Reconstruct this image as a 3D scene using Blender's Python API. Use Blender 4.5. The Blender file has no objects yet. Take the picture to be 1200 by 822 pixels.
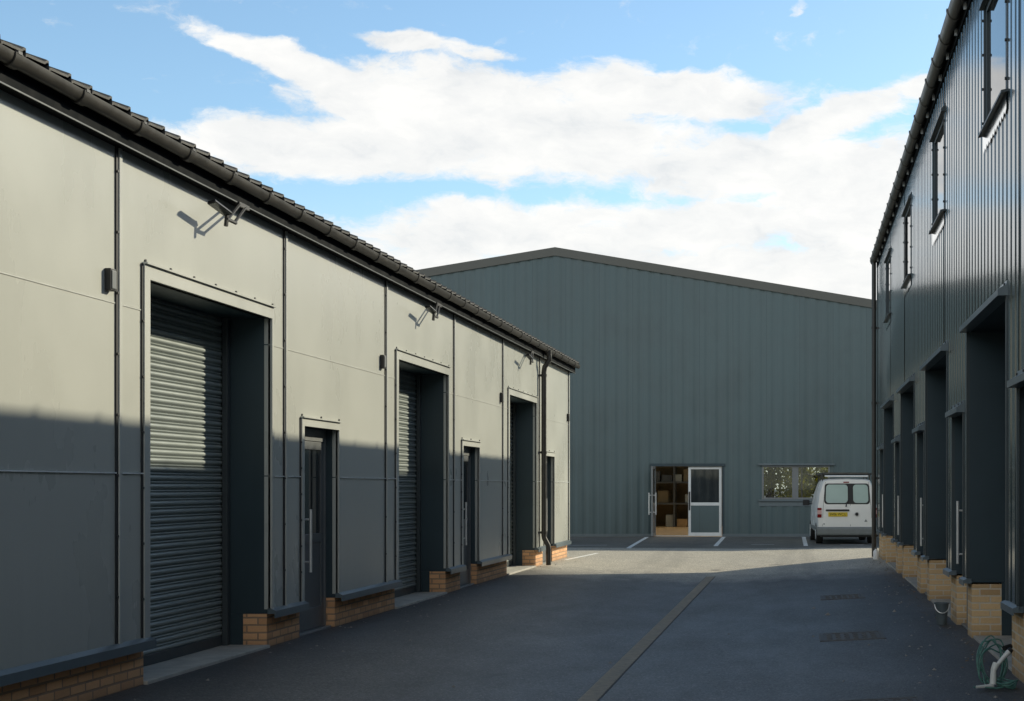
import bpy, bmesh, math, random
from mathutils import Vector, Matrix
random.seed(7)
S = bpy.context.scene
C = S.collection
R = math.radians

# ------------------------------------------------------------------ helpers
class MB:
    """collects faces; build() links them as one mesh object with metre UVs"""
    def __init__(self, f=None):
        self.v = []; self.f = []; self.mi = []; self.cur = 0; self.map = f or (lambda a, b, c: (a, b, c))
    def add(self, vs, fs):
        n = len(self.v)
        self.v += [self.map(*p) for p in vs]
        self.f += [tuple(n + i for i in q) for q in fs]; self.mi += [self.cur]*len(fs)
    def box(self, a0, a1, b0, b1, c0, c1):
        self.add([(a0,b0,c0),(a1,b0,c0),(a1,b1,c0),(a0,b1,c0),(a0,b0,c1),(a1,b0,c1),(a1,b1,c1),(a0,b1,c1)],
                 [(0,3,2,1),(4,5,6,7),(0,1,5,4),(1,2,6,5),(2,3,7,6),(3,0,4,7)])
    def quad(self, *ps):
        self.add(ps, [tuple(range(len(ps)))])
    def prism(self, prof, a0, a1, axis=0):
        """closed profile [(b,c)] extruded along the given axis"""
        def P(a, b, c):
            return (a, b, c) if axis == 0 else ((b, a, c) if axis == 1 else (b, c, a))
        n = len(prof)
        vs = [P(a0, b, c) for b, c in prof] + [P(a1, b, c) for b, c in prof]
        fs = [(i, (i+1) % n, n+(i+1) % n, n+i) for i in range(n)]
        fs += [tuple(range(n-1, -1, -1)), tuple(range(n, 2*n))]
        self.add(vs, fs)
    def strip(self, rows):
        """grid of points"""
        m = len(rows[0]); vs = [p for r in rows for p in r]
        fs = [(i*m+j, i*m+j+1, (i+1)*m+j+1, (i+1)*m+j) for i in range(len(rows)-1) for j in range(m-1)]
        self.add(vs, fs)
    def tube(self, pts, r, seg=10, closed=False, cap=True):
        pts = [Vector(p) for p in pts]; n = len(pts)
        rs = r if isinstance(r, (list, tuple)) else [r]*n
        rings = []; up = None
        for i, p in enumerate(pts):
            if closed: t = pts[(i+1) % n] - pts[i-1]
            else: t = pts[min(i+1, n-1)] - pts[max(i-1, 0)]
            t.normalize()
            if up is None:
                up = Vector((0,0,1)) if abs(t.z) < .9 else Vector((1,0,0))
            u = up - t*up.dot(t); u.normalize(); w = t.cross(u); up = u
            rings.append([tuple(p + (u*math.cos(2*math.pi*k/seg) + w*math.sin(2*math.pi*k/seg))*rs[i]) for k in range(seg)])
        vs = [q for ring in rings for q in ring]; fs = []
        for i in range(n if closed else n-1):
            j = (i+1) % n
            for k in range(seg):
                fs.append((i*seg+k, i*seg+(k+1) % seg, j*seg+(k+1) % seg, j*seg+k))
        if cap and not closed:
            fs.append(tuple(range(seg-1, -1, -1))); fs.append(tuple((n-1)*seg+k for k in range(seg)))
        self.add(vs, fs)
    def disc(self, c, r, th, axis='x', seg=24, r2=None):
        """cylinder round axis, centred at c, thickness th"""
        c = Vector(c); A = {'x': Vector((1,0,0)), 'y': Vector((0,1,0)), 'z': Vector((0,0,1))}[axis]
        self.tube([c - A*th/2, c + A*th/2], [r, r2 or r], seg)
    def build(self, name, mat, parent=None, smooth=None, bevel=0, recalc=True):
        me = bpy.data.meshes.new(name)
        me.from_pydata(self.v, [], self.f)
        me.polygons.foreach_set('material_index', self.mi); me.validate()
        bm = bmesh.new(); bm.from_mesh(me)
        if recalc: bmesh.ops.recalc_face_normals(bm, faces=bm.faces[:])
        uv = bm.loops.layers.uv.new('uv')
        for fc in bm.faces:
            n = fc.normal; ax = max(range(3), key=lambda i: abs(n[i]))
            for l in fc.loops:
                p = l.vert.co
                l[uv].uv = (p.y, p.z) if ax == 0 else ((p.x, p.z) if ax == 1 else (p.x, p.y))
        bm.to_mesh(me); bm.free()
        o = bpy.data.objects.new(name, me); C.objects.link(o)
        for mt in (mat if isinstance(mat, (list, tuple)) else [mat]): me.materials.append(mt)
        if parent is not None:
            o.parent = parent
            o.matrix_parent_inverse = BASE.get(parent.name, Matrix.Identity(4)).inverted()
            BASE[o.name] = Matrix.Identity(4)
        if bevel:
            b = o.modifiers.new('bevel', 'BEVEL'); b.width = bevel; b.segments = 2; b.limit_method = 'ANGLE'
        if smooth is not None:
            me.polygons.foreach_set('use_smooth', [True]*len(me.polygons))
            me.set_sharp_from_angle(angle=R(smooth))
        return o
BASE = {}
def thing(name, label, cat, loc=(0,0,0), group=None, rotz=0):
    o = bpy.data.objects.new(name, None); C.objects.link(o)
    o.location = loc; o.rotation_euler = (0,0,rotz); o['label'] = label; o['category'] = cat
    if group: o['group'] = group
    BASE[o.name] = Matrix.Translation(loc) @ Matrix.Rotation(rotz, 4, 'Z')
    o.empty_display_size = .2
    return o
def tag(o, label, cat, group=None):
    o['label'] = label; o['category'] = cat
    if group: o['group'] = group
    return o
def copy_tree(o, parent=None, offset=(0,0,0)):
    c = o.copy(); C.objects.link(c)
    if parent is not None: c.parent = parent
    c.location = Vector(o.location) + Vector(offset)
    for ch in list(o.children): copy_tree(ch, c)
    return c
def cuts(s0, s1, z0, z1, ops):
    es = sorted({s0, s1} | {e for o in ops for e in o[:2] if s0 < e < s1})
    out = []
    for a, b in zip(es, es[1:]):
        m = (a+b)/2; zs = [(z0, z1)]
        for o in ops:
            if o[0] <= m <= o[1]:
                nz = []
                for p, q in zs:
                    if o[3] <= p or o[2] >= q: nz.append((p, q)); continue
                    if o[2] > p: nz.append((p, o[2]))
                    if o[3] < q: nz.append((o[3], q))
                zs = nz
        out += [(a, b, p, q) for p, q in zs]
    return out
def subtract(a, b, ops):
    return [(r[0], r[1]) for r in cuts(a, b, 0, 1, [(o[0], o[1], 0, 1) for o in ops])]

# ------------------------------------------------------------------ materials
class NT:
    def __init__(self, nt): self.nt = nt; nt.nodes.clear()
    def n(self, t, **kw):
        o = self.nt.nodes.new(t)
        for k, v in kw.items():
            if k.startswith('i_'):
                key = k[2:]; key = int(key) if key.isdigit() else key.replace('_', ' ')
                if hasattr(v, 'bl_idname') or isinstance(v, bpy.types.NodeSocket): self.nt.links.new(v, o.inputs[key])
                else: o.inputs[key].default_value = v
            else: setattr(o, k, v)
        return o
    def link(self, a, b): self.nt.links.new(a, b)
    def math(self, op, a, b=0.0, c=0.0, clamp=False):
        o = self.n('ShaderNodeMath', operation=op, use_clamp=clamp)
        for i, v in enumerate((a, b, c)):
            if isinstance(v, bpy.types.NodeSocket): self.link(v, o.inputs[i])
            else: o.inputs[i].default_value = v
        return o.outputs[0]
    def ramp(self, fac, stops):
        o = self.n('ShaderNodeValToRGB'); self.link(fac, o.inputs[0]); e = o.color_ramp.elements
        while len(e) < len(stops): e.new(.5)
        for i, (p, c) in enumerate(stops):
            e[i].position = p; e[i].color = c if len(c) == 4 else (*c, 1)
        return o.outputs[0]
    def mix(self, fac, a, b, mode='MIX'):
        o = self.n('ShaderNodeMix', data_type='RGBA', blend_type=mode)
        for k, v in ((0, fac), (6, a), (7, b)):
            if isinstance(v, bpy.types.NodeSocket): self.link(v, o.inputs[k])
            else: o.inputs[k].default_value = v if k == 0 or len(v) == 4 else (*v, 1)
        return o.outputs[2]
    def noise(self, vec, scale, detail=4, rough=.55, dist=0):
        o = self.n('ShaderNodeTexNoise'); o.inputs['Scale'].default_value = scale; o.inputs['Detail'].default_value = detail
        o.inputs['Roughness'].default_value = rough; o.inputs['Distortion'].default_value = dist
        if vec is not None: self.link(vec, o.inputs['Vector'])
        return o.outputs[0]
    def pos(self): return self.n('ShaderNodeNewGeometry').outputs['Position']
    def scaled(self, vec, s):
        o = self.n('ShaderNodeMapping'); self.link(vec, o.inputs[0]); o.inputs['Scale'].default_value = s
        return o.outputs[0]
def new_mat(name):
    m = bpy.data.materials.new(name); m.use_nodes = True
    t = NT(m.node_tree); out = t.n('ShaderNodeOutputMaterial'); b = t.n('ShaderNodeBsdfPrincipled')
    t.link(b.outputs[0], out.inputs[0])
    return m, t, b, out
def simple(name, col, rough=.5, metal=0, var=.15, nscale=6, bump=0, bscale=40, spec=.5, streak=False):
    m, t, b, out = new_mat(name)
    p = t.n('ShaderNodeTexCoord').outputs['Object'] if False else t.pos()
    q = t.scaled(p, (nscale, nscale, nscale*(.12 if streak else 1)))
    n = t.noise(q, 1, 5, .6)
    c = t.ramp(n, [(.25, tuple(x*(1-var) for x in col)), (.75, tuple(min(1, x*(1+var)) for x in col))])
    t.link(c, b.inputs['Base Color'])
    rr = t.n('ShaderNodeMapRange'); t.link(n, rr.inputs[0]); rr.inputs[1].default_value = .3; rr.inputs[2].default_value = .7
    rr.inputs[3].default_value = max(.02, rough*.85); rr.inputs[4].default_value = min(1, rough*1.15)
    t.link(rr.outputs[0], b.inputs['Roughness'])
    b.inputs['Metallic'].default_value = metal; b.inputs['Specular IOR Level'].default_value = spec
    if bump:
        bn = t.noise(p, bscale, 4); bp = t.n('ShaderNodeBump'); t.link(bn, bp.inputs['Height'])
        bp.inputs['Strength'].default_value = bump; bp.inputs['Distance'].default_value = .01
        t.link(bp.outputs[0], b.inputs['Normal'])
    return m
def panel_mat(name, col, rough=.38, dirt=.12, wav=.25, spec=.5, sheet=None):
    """coated steel sheet: faint vertical runs of dirt, slight oil-canning"""
    m, t, b, out = new_mat(name); p = t.pos()
    runs = t.noise(t.scaled(p, (9, 9, .35)), 1, 6, .65)
    blot = t.noise(t.scaled(p, (.9, .9, .7)), 1, 4, .55)
    fine = t.noise(p, 55, 3, .6)
    f = t.math('ADD', t.math('MULTIPLY', runs, .1), t.math('MULTIPLY', blot, .9))
    c = t.ramp(f, [(.33, tuple(x*(1-dirt) for x in col)), (.5, col), (.68, tuple(min(1, x*(1+dirt*.6)) for x in col))])
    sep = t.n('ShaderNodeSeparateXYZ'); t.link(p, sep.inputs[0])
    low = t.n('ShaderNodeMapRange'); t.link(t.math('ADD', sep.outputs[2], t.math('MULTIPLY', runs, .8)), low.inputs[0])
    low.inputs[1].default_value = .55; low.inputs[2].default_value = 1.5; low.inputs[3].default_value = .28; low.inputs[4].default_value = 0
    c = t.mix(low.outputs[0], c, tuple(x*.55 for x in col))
    c = t.mix(t.math('MULTIPLY', fine, .12), c, tuple(x*.6 for x in col))
    if sheet:
        k = t.math('FLOOR', t.math('DIVIDE', sep.outputs[sheet[0]], sheet[1]))
        wn = t.n('ShaderNodeTexWhiteNoise', noise_dimensions='1D'); t.link(k, wn.inputs['W'])
        fr = t.math('FRACT', t.math('DIVIDE', sep.outputs[sheet[0]], sheet[1]))
        lap = t.math('LESS_THAN', fr, .012)
        c = t.mix(t.math('MULTIPLY', wn.outputs['Value'], .22), c, tuple(x*.55 for x in col))
        c = t.mix(t.math('MULTIPLY', lap, .5), c, tuple(x*.3 for x in col))
    t.link(c, b.inputs['Base Color'])
    rr = t.n('ShaderNodeMapRange'); t.link(f, rr.inputs[0]); rr.inputs[1].default_value = .35; rr.inputs[2].default_value = .65
    rr.inputs[3].default_value = rough*.85; rr.inputs[4].default_value = rough*1.2
    t.link(rr.outputs[0], b.inputs['Roughness']); b.inputs['Specular IOR Level'].default_value = spec
    if not wav: return m
    bp = t.n('ShaderNodeBump'); t.link(t.noise(t.scaled(p, (1.6, 1.6, 1.1)), 1, 2), bp.inputs['Height'])
    bp.inputs['Strength'].default_value = wav; bp.inputs['Distance'].default_value = .02
    t.link(bp.outputs[0], b.inputs['Normal'])
    return m
def brick_mat(name, c1, c2, mortar):
    m, t, b, out = new_mat(name)
    uv = t.n('ShaderNodeUVMap').outputs[0]; p = t.pos()
    warp = t.n('ShaderNodeVectorMath', operation='ADD'); t.link(uv, warp.inputs[0])
    nz = t.n('ShaderNodeTexNoise'); nz.inputs['Scale'].default_value = 14; t.link(p, nz.inputs['Vector'])
    sc = t.n('ShaderNodeVectorMath', operation='SCALE'); t.link(nz.outputs['Color'], sc.inputs[0]); sc.inputs['Scale'].default_value = .006
    t.link(sc.outputs[0], warp.inputs[1])
    br = t.n('ShaderNodeTexBrick'); t.link(warp.outputs[0], br.inputs['Vector'])
    br.inputs['Color1'].default_value = (*c1, 1); br.inputs['Color2'].default_value = (*c2, 1); br.inputs['Mortar'].default_value = (*mortar, 1)
    br.inputs['Scale'].default_value = 1; br.inputs['Mortar Size'].default_value = .010; br.inputs['Mortar Smooth'].default_value = .3
    br.inputs['Bias'].default_value = -.35; br.inputs['Brick Width'].default_value = .225; br.inputs['Row Height'].default_value = .075
    n1 = t.noise(p, 4, 5, .65); n2 = t.noise(p, 60, 4, .7)
    c = t.mix(t.math('MULTIPLY', n1, .45), br.outputs['Color'], tuple(x*.55 for x in c1), 'MIX')
    c = t.mix(t.math('MULTIPLY', n2, .35), c, tuple(x*.5 for x in c2))
    sep = t.n('ShaderNodeSeparateXYZ'); t.link(p, sep.inputs[0])
    low = t.n('ShaderNodeMapRange'); t.link(t.math('ADD', sep.outputs[2], t.math('MULTIPLY', n1, .1)), low.inputs[0])
    low.inputs[1].default_value = .02; low.inputs[2].default_value = .2; low.inputs[3].default_value = .5; low.inputs[4].default_value = 0
    c = t.mix(low.outputs[0], c, (.14, .11, .08))
    t.link(c, b.inputs['Base Color']); b.inputs['Roughness'].default_value = .9
    h = t.math('ADD', t.math('MULTIPLY', br.outputs['Fac'], -1), t.math('MULTIPLY', n2, .35))
    bp = t.n('ShaderNodeBump'); t.link(h, bp.inputs['Height']); bp.inputs['Strength'].default_value = .7; bp.inputs['Distance'].default_value = .006
    t.link(bp.outputs[0], b.inputs['Normal'])
    return m
def asphalt_mat():
    m, t, b, out = new_mat('asphalt'); p = t.pos()
    sep = t.n('ShaderNodeSeparateXYZ'); t.link(p, sep.inputs[0]); X, Y = sep.outputs[0], sep.outputs[1]
    flat = t.scaled(p, (1, 1, 0))
    big = t.noise(t.scaled(p, (.55, .22, 0)), 1, 5, .6, .4)
    mid = t.noise(t.scaled(p, (2.2, .9, 0)), 1, 5, .62, .3)
    vor = t.n('ShaderNodeTexVoronoi'); t.link(flat, vor.inputs['Vector']); vor.inputs['Scale'].default_value = 70
    sepc = t.n('ShaderNodeSeparateColor'); t.link(vor.outputs['Color'], sepc.inputs[0])
    fine = t.noise(flat, 160, 3, .7)
    base = t.ramp(t.math('ADD', t.math('MULTIPLY', big, .55), t.math('MULTIPLY', mid, .45)),
                  [(.25, (.118, .114, .106)), (.5, (.140, .136, .128)), (.75, (.168, .163, .154))])
    stones = t.ramp(sepc.outputs[0], [(0, (.45, .45, .45)), (.6, (.9, .9, .9)), (.93, (1.2, 1.2, 1.2)), (1, (2.0, 1.95, 1.85))])
    c = t.mix(1, base, stones, 'MULTIPLY')
    # sunlit strip of the forecourt, its sunshine painted in as paler, warmer tarmac
    sun_strip = t.n('ShaderNodeMapRange'); t.link(t.math('ADD', Y, t.math('MULTIPLY', mid, 3.0)), sun_strip.inputs[0])
    sun_strip.inputs[1].default_value = 27.5; sun_strip.inputs[2].default_value = 31; sun_strip.inputs[3].default_value = 0; sun_strip.inputs[4].default_value = 1
    c = t.mix(sun_strip.outputs[0], c, t.mix(1, c, (FORE_SUN, FORE_SUN*.96, FORE_SUN*.86), 'MULTIPLY'))
    # hall's shadow over the parking bays, painted in as darker tarmac
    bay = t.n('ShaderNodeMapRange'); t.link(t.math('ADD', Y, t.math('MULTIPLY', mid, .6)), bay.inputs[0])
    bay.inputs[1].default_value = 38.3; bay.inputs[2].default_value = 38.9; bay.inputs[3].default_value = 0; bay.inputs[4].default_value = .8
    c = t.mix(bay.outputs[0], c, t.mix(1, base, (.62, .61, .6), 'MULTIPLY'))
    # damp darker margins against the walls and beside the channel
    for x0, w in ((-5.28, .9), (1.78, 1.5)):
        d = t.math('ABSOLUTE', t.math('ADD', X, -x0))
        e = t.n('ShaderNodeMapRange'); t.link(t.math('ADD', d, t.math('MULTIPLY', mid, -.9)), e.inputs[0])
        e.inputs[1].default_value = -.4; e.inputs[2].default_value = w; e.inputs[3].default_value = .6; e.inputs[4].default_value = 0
        k = t.math('MULTIPLY', e.outputs[0], t.math('SUBTRACT', 1.0, sun_strip.outputs[0]))
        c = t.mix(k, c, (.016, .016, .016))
    for x0 in (-3.35, -.25, -2.9, .25):
        d = t.math('ABSOLUTE', t.math('ADD', X, t.math('ADD', -x0, t.math('MULTIPLY', t.math('SUBTRACT', big, .5), .9))))
        e = t.n('ShaderNodeMapRange', interpolation_type='SMOOTHSTEP'); t.link(d, e.inputs[0]); e.inputs[1].default_value = .30; e.inputs[2].default_value = .05; e.inputs[3].default_value = 0; e.inputs[4].default_value = .16
        c = t.mix(e.outputs[0], c, (.05, .049, .047))
    # oil drips
    st = t.noise(t.scaled(p, (1.3, 1.0, 0)), 1, 2, .5)
    st2 = t.ramp(st, [(.68, (0, 0, 0)), (.76, (.45, .45, .45))])
    c = t.mix(st2, c, (.018, .018, .02))
    t.link(c, b.inputs['Base Color'])
    rr = t.n('ShaderNodeMapRange'); t.link(t.math('ADD', t.math('MULTIPLY', big, .6), t.math('MULTIPLY', mid, .4)), rr.inputs[0])
    rr.inputs[1].default_value = .35; rr.inputs[2].default_value = .65; rr.inputs[3].default_value = .62; rr.inputs[4].default_value = .48
    t.link(rr.outputs[0], b.inputs['Roughness']); b.inputs['Specular IOR Level'].default_value = .5
    hgt = t.math('ADD', t.math('MULTIPLY', vor.outputs['Distance'], -.8), t.math('ADD', t.math('MULTIPLY', fine, .5), t.math('MULTIPLY', t.noise(flat, 3, 3), 3.0)))
    bp = t.n('ShaderNodeBump'); t.link(hgt, bp.inputs['Height']); bp.inputs['Strength'].default_value = .5; bp.inputs['Distance'].default_value = .006
    t.link(bp.outputs[0], b.inputs['Normal'])
    return m
def paint_line_mat():
    m, t, b, out = new_mat('road_paint'); p = t.pos()
    n = t.noise(p, 9, 6, .75)
    c = t.ramp(n, [(.25, (.35, .35, .33)), (.4, (.80, .80, .76)), (.8, (.88, .88, .84))])
    t.link(c, b.inputs['Base Color']); b.inputs['Roughness'].default_value = .8
    return m
def glass_dark(name, col=(.028, .034, .036), rough=.03):
    m, t, b, out = new_mat(name); p = t.pos()
    n = t.noise(p, 1.5, 2)
    t.link(t.ramp(n, [(.3, tuple(x*.7 for x in col)), (.7, tuple(x*1.3 for x in col))]), b.inputs['Base Color'])
    b.inputs['Roughness'].default_value = rough; b.inputs['IOR'].default_value = 1.6
    bp = t.n('ShaderNodeBump'); t.link(n, bp.inputs['Height']); bp.inputs['Strength'].default_value = .05; bp.inputs['Distance'].default_value = .01
    t.link(bp.outputs[0], b.inputs['Normal'])
    return m
def glass_clear(name):
    m, t, b, out = new_mat(name); t.nt.nodes.remove(b)
    fr = t.n('ShaderNodeFresnel'); fr.inputs[0].default_value = 1.5
    tr = t.n('ShaderNodeBsdfTransparent'); tr.inputs[0].default_value = (.86, .9, .86, 1)
    gl = t.n('ShaderNodeBsdfGlossy'); gl.inputs['Roughness'].default_value = .02
    nz = t.noise(t.pos(), 30, 3)
    gl.inputs['Color'].default_value = (.45, .45, .45, 1)
    mx = t.n('ShaderNodeMixShader'); t.link(t.math('ADD', fr.outputs[0], t.math('MULTIPLY', nz, .04)), mx.inputs[0])
    t.link(tr.outputs[0], mx.inputs[1]); t.link(gl.outputs[0], mx.inputs[2]); t.link(mx.outputs[0], out.inputs[0])
    return m
def leaf_mat():
    m, t, b, out = new_mat('leaf'); p = t.pos()
    n = t.noise(p, 2.5, 4, .7)
    c = t.ramp(n, [(.3, (.03, .036, .008)), (.7, (.09, .085, .018))])
    t.link(c, b.inputs['Base Color']); b.inputs['Roughness'].default_value = .6
    tl = t.n('ShaderNodeBsdfTranslucent'); t.link(t.mix(1, c, (4.5, 4.3, 1.3), 'MULTIPLY'), tl.inputs[0])
    mx = t.n('ShaderNodeMixShader'); mx.inputs[0].default_value = .55
    t.link(b.outputs[0], mx.inputs[1]); t.link(tl.outputs[0], mx.inputs[2]); t.link(mx.outputs[0], out.inputs[0])
    return m
def added_rooflight_mat():
    m, t, b, out = new_mat('added_rooflight_sheet'); t.nt.nodes.remove(b)
    n = t.noise(t.pos(), 3, 4)
    tl = t.n('ShaderNodeBsdfTranslucent'); t.link(t.ramp(n, [(.3, (.6, .6, .55)), (.7, (.85, .85, .8))]), tl.inputs[0])
    t.link(tl.outputs[0], out.inputs[0])
    return m

FORE_SUN = 3.8
M = {}
M['panel'] = panel_mat('goosewing_panel', (.485, .495, .45), .30, .05, .07)
M['panel_trim'] = panel_mat('pale_trim', (.50, .51, .47), .35)
M['joint_lip'] = simple('joint_lip', (.54, .55, .51), .35, var=.1)
M['lip_skylight'] = simple('sky_lit_lip', (.80, .82, .80), .3, var=.1)  # near-white stands in for sky light caught on the lower joint lip
M['dark_matt'] = simple('dark_matt_sheet', (.018, .02, .022), .6)  # shared near-black, also used for the painted shade beside opening trims
M['slate'] = panel_mat('slate_sheet', (.040, .056, .062), .42, .18)
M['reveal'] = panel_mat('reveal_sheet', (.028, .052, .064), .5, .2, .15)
M['sill'] = panel_mat('sill_flashing', (.13, .165, .18), .34, .15)
M['clad_right'] = panel_mat('dark_cladding', (.030, .054, .056), .2, .15, .0, 1.0, sheet=(1, 1.0))
_b = M['clad_right'].node_tree.nodes['Principled BSDF']; _b.inputs['Coat Weight'].default_value = .5; _b.inputs['Coat Roughness'].default_value = .10; _b.inputs['Coat IOR'].default_value = 1.6
M['clad_back'] = panel_mat('green_grey_cladding', (.088, .130, .136), .45, .14, .12, sheet=(0, 1.08))
M['verge'] = panel_mat('verge_trim', (.105, .105, .09), .5)
M['shutter'] = simple('shutter_steel', (.28, .315, .30), .38, metal=.05, var=.05, nscale=3)
M['shutter_dark'] = simple('shutter_steel_dark', (.05, .062, .066), .4, var=.15, nscale=3)
M['brick'] = brick_mat('buff_brick', (1.0, .56, .28), (.56, .28, .13), (.34, .25, .18))
M['brick_right'] = brick_mat('pale_buff_brick', (.98, .68, .36), (.42, .235, .10), (.88, .78, .62))
M['concrete'] = simple('concrete', (.42, .40, .35), .85, var=.25, nscale=5, bump=.3, bscale=60)
M['roof_tile'] = simple('roof_tile', (.055, .054, .050), .75, var=.35, nscale=7, bump=.35, bscale=50)
M['gutter'] = simple('black_gutter', (.040, .037, .031), .42, var=.3, nscale=5)
M['gutter_right'] = simple('brown_grey_gutter', (.075, .068, .055), .45, var=.3, nscale=5)
M['fascia'] = simple('fascia', (.008, .010, .012), .8, var=.2, spec=.06)
M['fascia_edge'] = simple('fascia_edge', (.10, .11, .11), .4, var=.2)
M['frame_grey'] = simple('door_frame', (.19, .20, .20), .4, var=.1)
M['door_grey'] = simple('door_leaf', (.12, .13, .135), .42, var=.12)
M['steel'] = simple('brushed_steel', (.74, .74, .71), .35, metal=.4, var=.08)
M['white_frame'] = simple('white_aluminium', (.72, .74, .73), .4, var=.06)
M['glass'] = glass_dark('dark_glass')
M['glass_clear'] = glass_clear('clear_glass')
M['film'] = simple('white_film', (.86, .87, .86), .3, var=.1, nscale=20)
M['bright_flashing'] = simple('bright_flashing', (.92, .93, .92), .12, metal=1, var=.05, nscale=20)
M['bolt'] = simple('bolt_head', (.05, .05, .05), .5)
M['black'] = simple('black_plastic', (.015, .015, .015), .5, var=.2)
M['lamp_glass'] = simple('lamp_glass', (.10, .11, .11), .15, var=.1)
M['grate'] = simple('galvanised_grate', (.40, .355, .28), .7, metal=.0, var=.35, nscale=12)
M['cover'] = simple('manhole_iron', (.12, .115, .105), .65, var=.45, nscale=25, bump=.4, bscale=90)
M['paint'] = paint_line_mat()
M['van'] = simple('van_white', (.87, .855, .81), .25, var=.04, nscale=2)
M['van_bumper'] = simple('van_bumper', (.20, .215, .21), .55, var=.12)
M['van_pane'] = simple('van_window_pale', (.44, .55, .50), .2, var=.06, nscale=3)  # even pale green for the rear panes
M['rubber'] = simple('tyre_rubber', (.014, .014, .014), .8, var=.2)
M['plate'] = simple('plate_yellow', (.72, .53, .03), .4, var=.05)
M['red_lens'] = simple('red_lens', (.22, .012, .012), .15, var=.1)
M['clear_lens'] = simple('pale_lens', (.70, .45, .42), .15, var=.1)
M['rack'] = simple('rack_steel', (.07, .068, .06), .5, var=.3)
M['hose'] = simple('green_hose', (.085, .21, .175), .4, var=.3, nscale=20)
M['hose_white'] = simple('spray_gun', (.66, .67, .63), .4, var=.1)
M['bucket'] = simple('grey_plastic', (.10, .125, .135), .45, var=.2)
M['wood_floor'] = simple('hall_floor', (.62, .38, .17), .5, var=.25, nscale=2)
M['hall_wall'] = simple('hall_lining', (.24, .185, .105), .8, var=.3, nscale=1.5)
M['bark'] = simple('bark', (.09, .07, .05), .9, var=.3)
M['leaf'] = leaf_mat()
M['added_rooflight'] = added_rooflight_mat()
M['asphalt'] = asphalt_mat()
M['dead_leaf'] = simple('dead_leaf', (.20, .13, .06), .8, var=.4, nscale=20)
M['lead'] = simple('grit', (.30, .28, .25), .85, var=.4, nscale=60)

# ------------------------------------------------------------------ layout
# camera stands at the origin looking along +Y; the yard runs along Y between two terraces of units
XL, XR, YB = -5.28, 1.78, 46.9
LEND, REND = 33.15, 33.2
DX = -1.75                              # drainage channel in the middle of the yard
def gz(x, y):
    k = max(0.0, 1 - abs(x - DX)/3.53) * min(1, max(0, (40 - y)/11))
    return -.17*k
F_L = lambda s, z, d: (XL + d, s, z)
F_R = lambda s, z, d: (XR - d, s, z)
F_B = lambda s, z, d: (s, YB - d, z)

# ground: one sheet to the horizon, finer in the yard
xs = [-900, -300, -100, -50, -30, -15, -9] + [XL - .3 + i*(XR + .3 - XL + .3)/24 for i in range(25)] + [6, 12, 25, 50, 100, 300, 900]
xs = sorted(xs + [DX])
ys = [-900, -200, -60, -20] + [-6 + i*2 for i in range(34)] + [75, 100, 180, 400, 1200]
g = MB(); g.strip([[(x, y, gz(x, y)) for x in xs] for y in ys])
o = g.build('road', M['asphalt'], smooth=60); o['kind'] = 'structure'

def ground_patch(mb, pts, lift=.004):
    mb.quad(*[(x, y, gz(x, y) + lift) for x, y in pts])
def marking(label, pts, n=8):
    (xa, ya), (xb, yb), w = pts
    d = Vector((xb-xa, yb-ya)); L = d.length; d.normalize(); q = Vector((-d.y, d.x))*w/2
    mb = MB(); rows = []
    for i in range(n+1):
        t = i/n; x, y = xa+(xb-xa)*t, ya+(yb-ya)*t
        rows.append([(x-q.x, y-q.y, gz(x-q.x, y-q.y)+.005), (x+q.x, y+q.y, gz(x+q.x, y+q.y)+.005)])
    mb.strip(rows)
    o = mb.build('parking_line', M['paint']); o['label'] = label; o['category'] = 'parking line'; o['group'] = 'white parking bay markings'
marking('white bay line running to the wall just left of the glazed doors', ((-4.49, 38.0), (-4.86, 46.2), .12))
marking('white bay line running to the wall just right of the glazed doors', ((-2.28, 39.4), (-2.42, 46.4), .12))
marking('white bay line beside the near rear wheel of the van', ((.17, 39.4), (.13, 46.4), .12))
marking('short white cross dash lying between the doors and the van', ((-1.34, 40.3), (-.70, 40.3), .12))
marking('short white cross dash on the tarmac under the back of the van', ((1.12, 40.05), (1.78, 40.05), .12))
marking('white line slanting away from the end of the pale building', ((-5.15, 31.9), (-4.9, 35.2), .1))
marking('worn white cross dash behind the corner of the pale building', ((-6.4, 39.6), (-5.3, 39.9), .12))

# ------------------------------------------------------------------ left terrace of units
JOINTS = [-3.34, .28, 3.93, 7.57, 11.22, 14.86, 18.49, 22.13, 25.77, 29.42, LEND]
SH_L = [(s, s+2.72, 0, 3.28) for s in (-2.82, 4.46, 11.75, 19.04, 26.33)]
DO_L = [(s, s+1.16, 0, 2.25) for s in (.85, 8.13, 15.42, 22.71, 30.0)]
OPS_L = SH_L + DO_L
SILLZ, EAVE = .345, 4.226
left = thing('workshop_terrace', 'long pale grey panelled workshop building with roller shutters and a tiled roof', 'building', (-9, 15, 0))
rowz = [SILLZ + .03, 1.71, 3.02, EAVE + .06]
for j0, j1 in zip(JOINTS, JOINTS[1:]):
    ops = [o for o in OPS_L if j0 < o[0] < j1]
    mb = MB(F_L)
    for z0, z1 in zip(rowz, rowz[1:]):
        for a, b, p, q in cuts(j0 + .03, j1 - .03, z0 + .006, z1 - .006, ops):
            mb.box(a, b, p, q, -.06, 0)
    wp = mb.build('wall_panel', M['panel'], left)
    for z, pr_, mt_ in ((rowz[1], .013, M['lip_skylight']), (rowz[2], .005, M['joint_lip'])):
        for a, b in subtract(j0 + .05, j1 - .03, [(o[0]-.1, o[1]+.1) for o in ops if o[3] + .1 > z]):
            lp = MB(F_L); lp.box(a, b, z - .006, z + .004, -.03, pr_); lp.build('joint_lip', mt_, wp)
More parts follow.
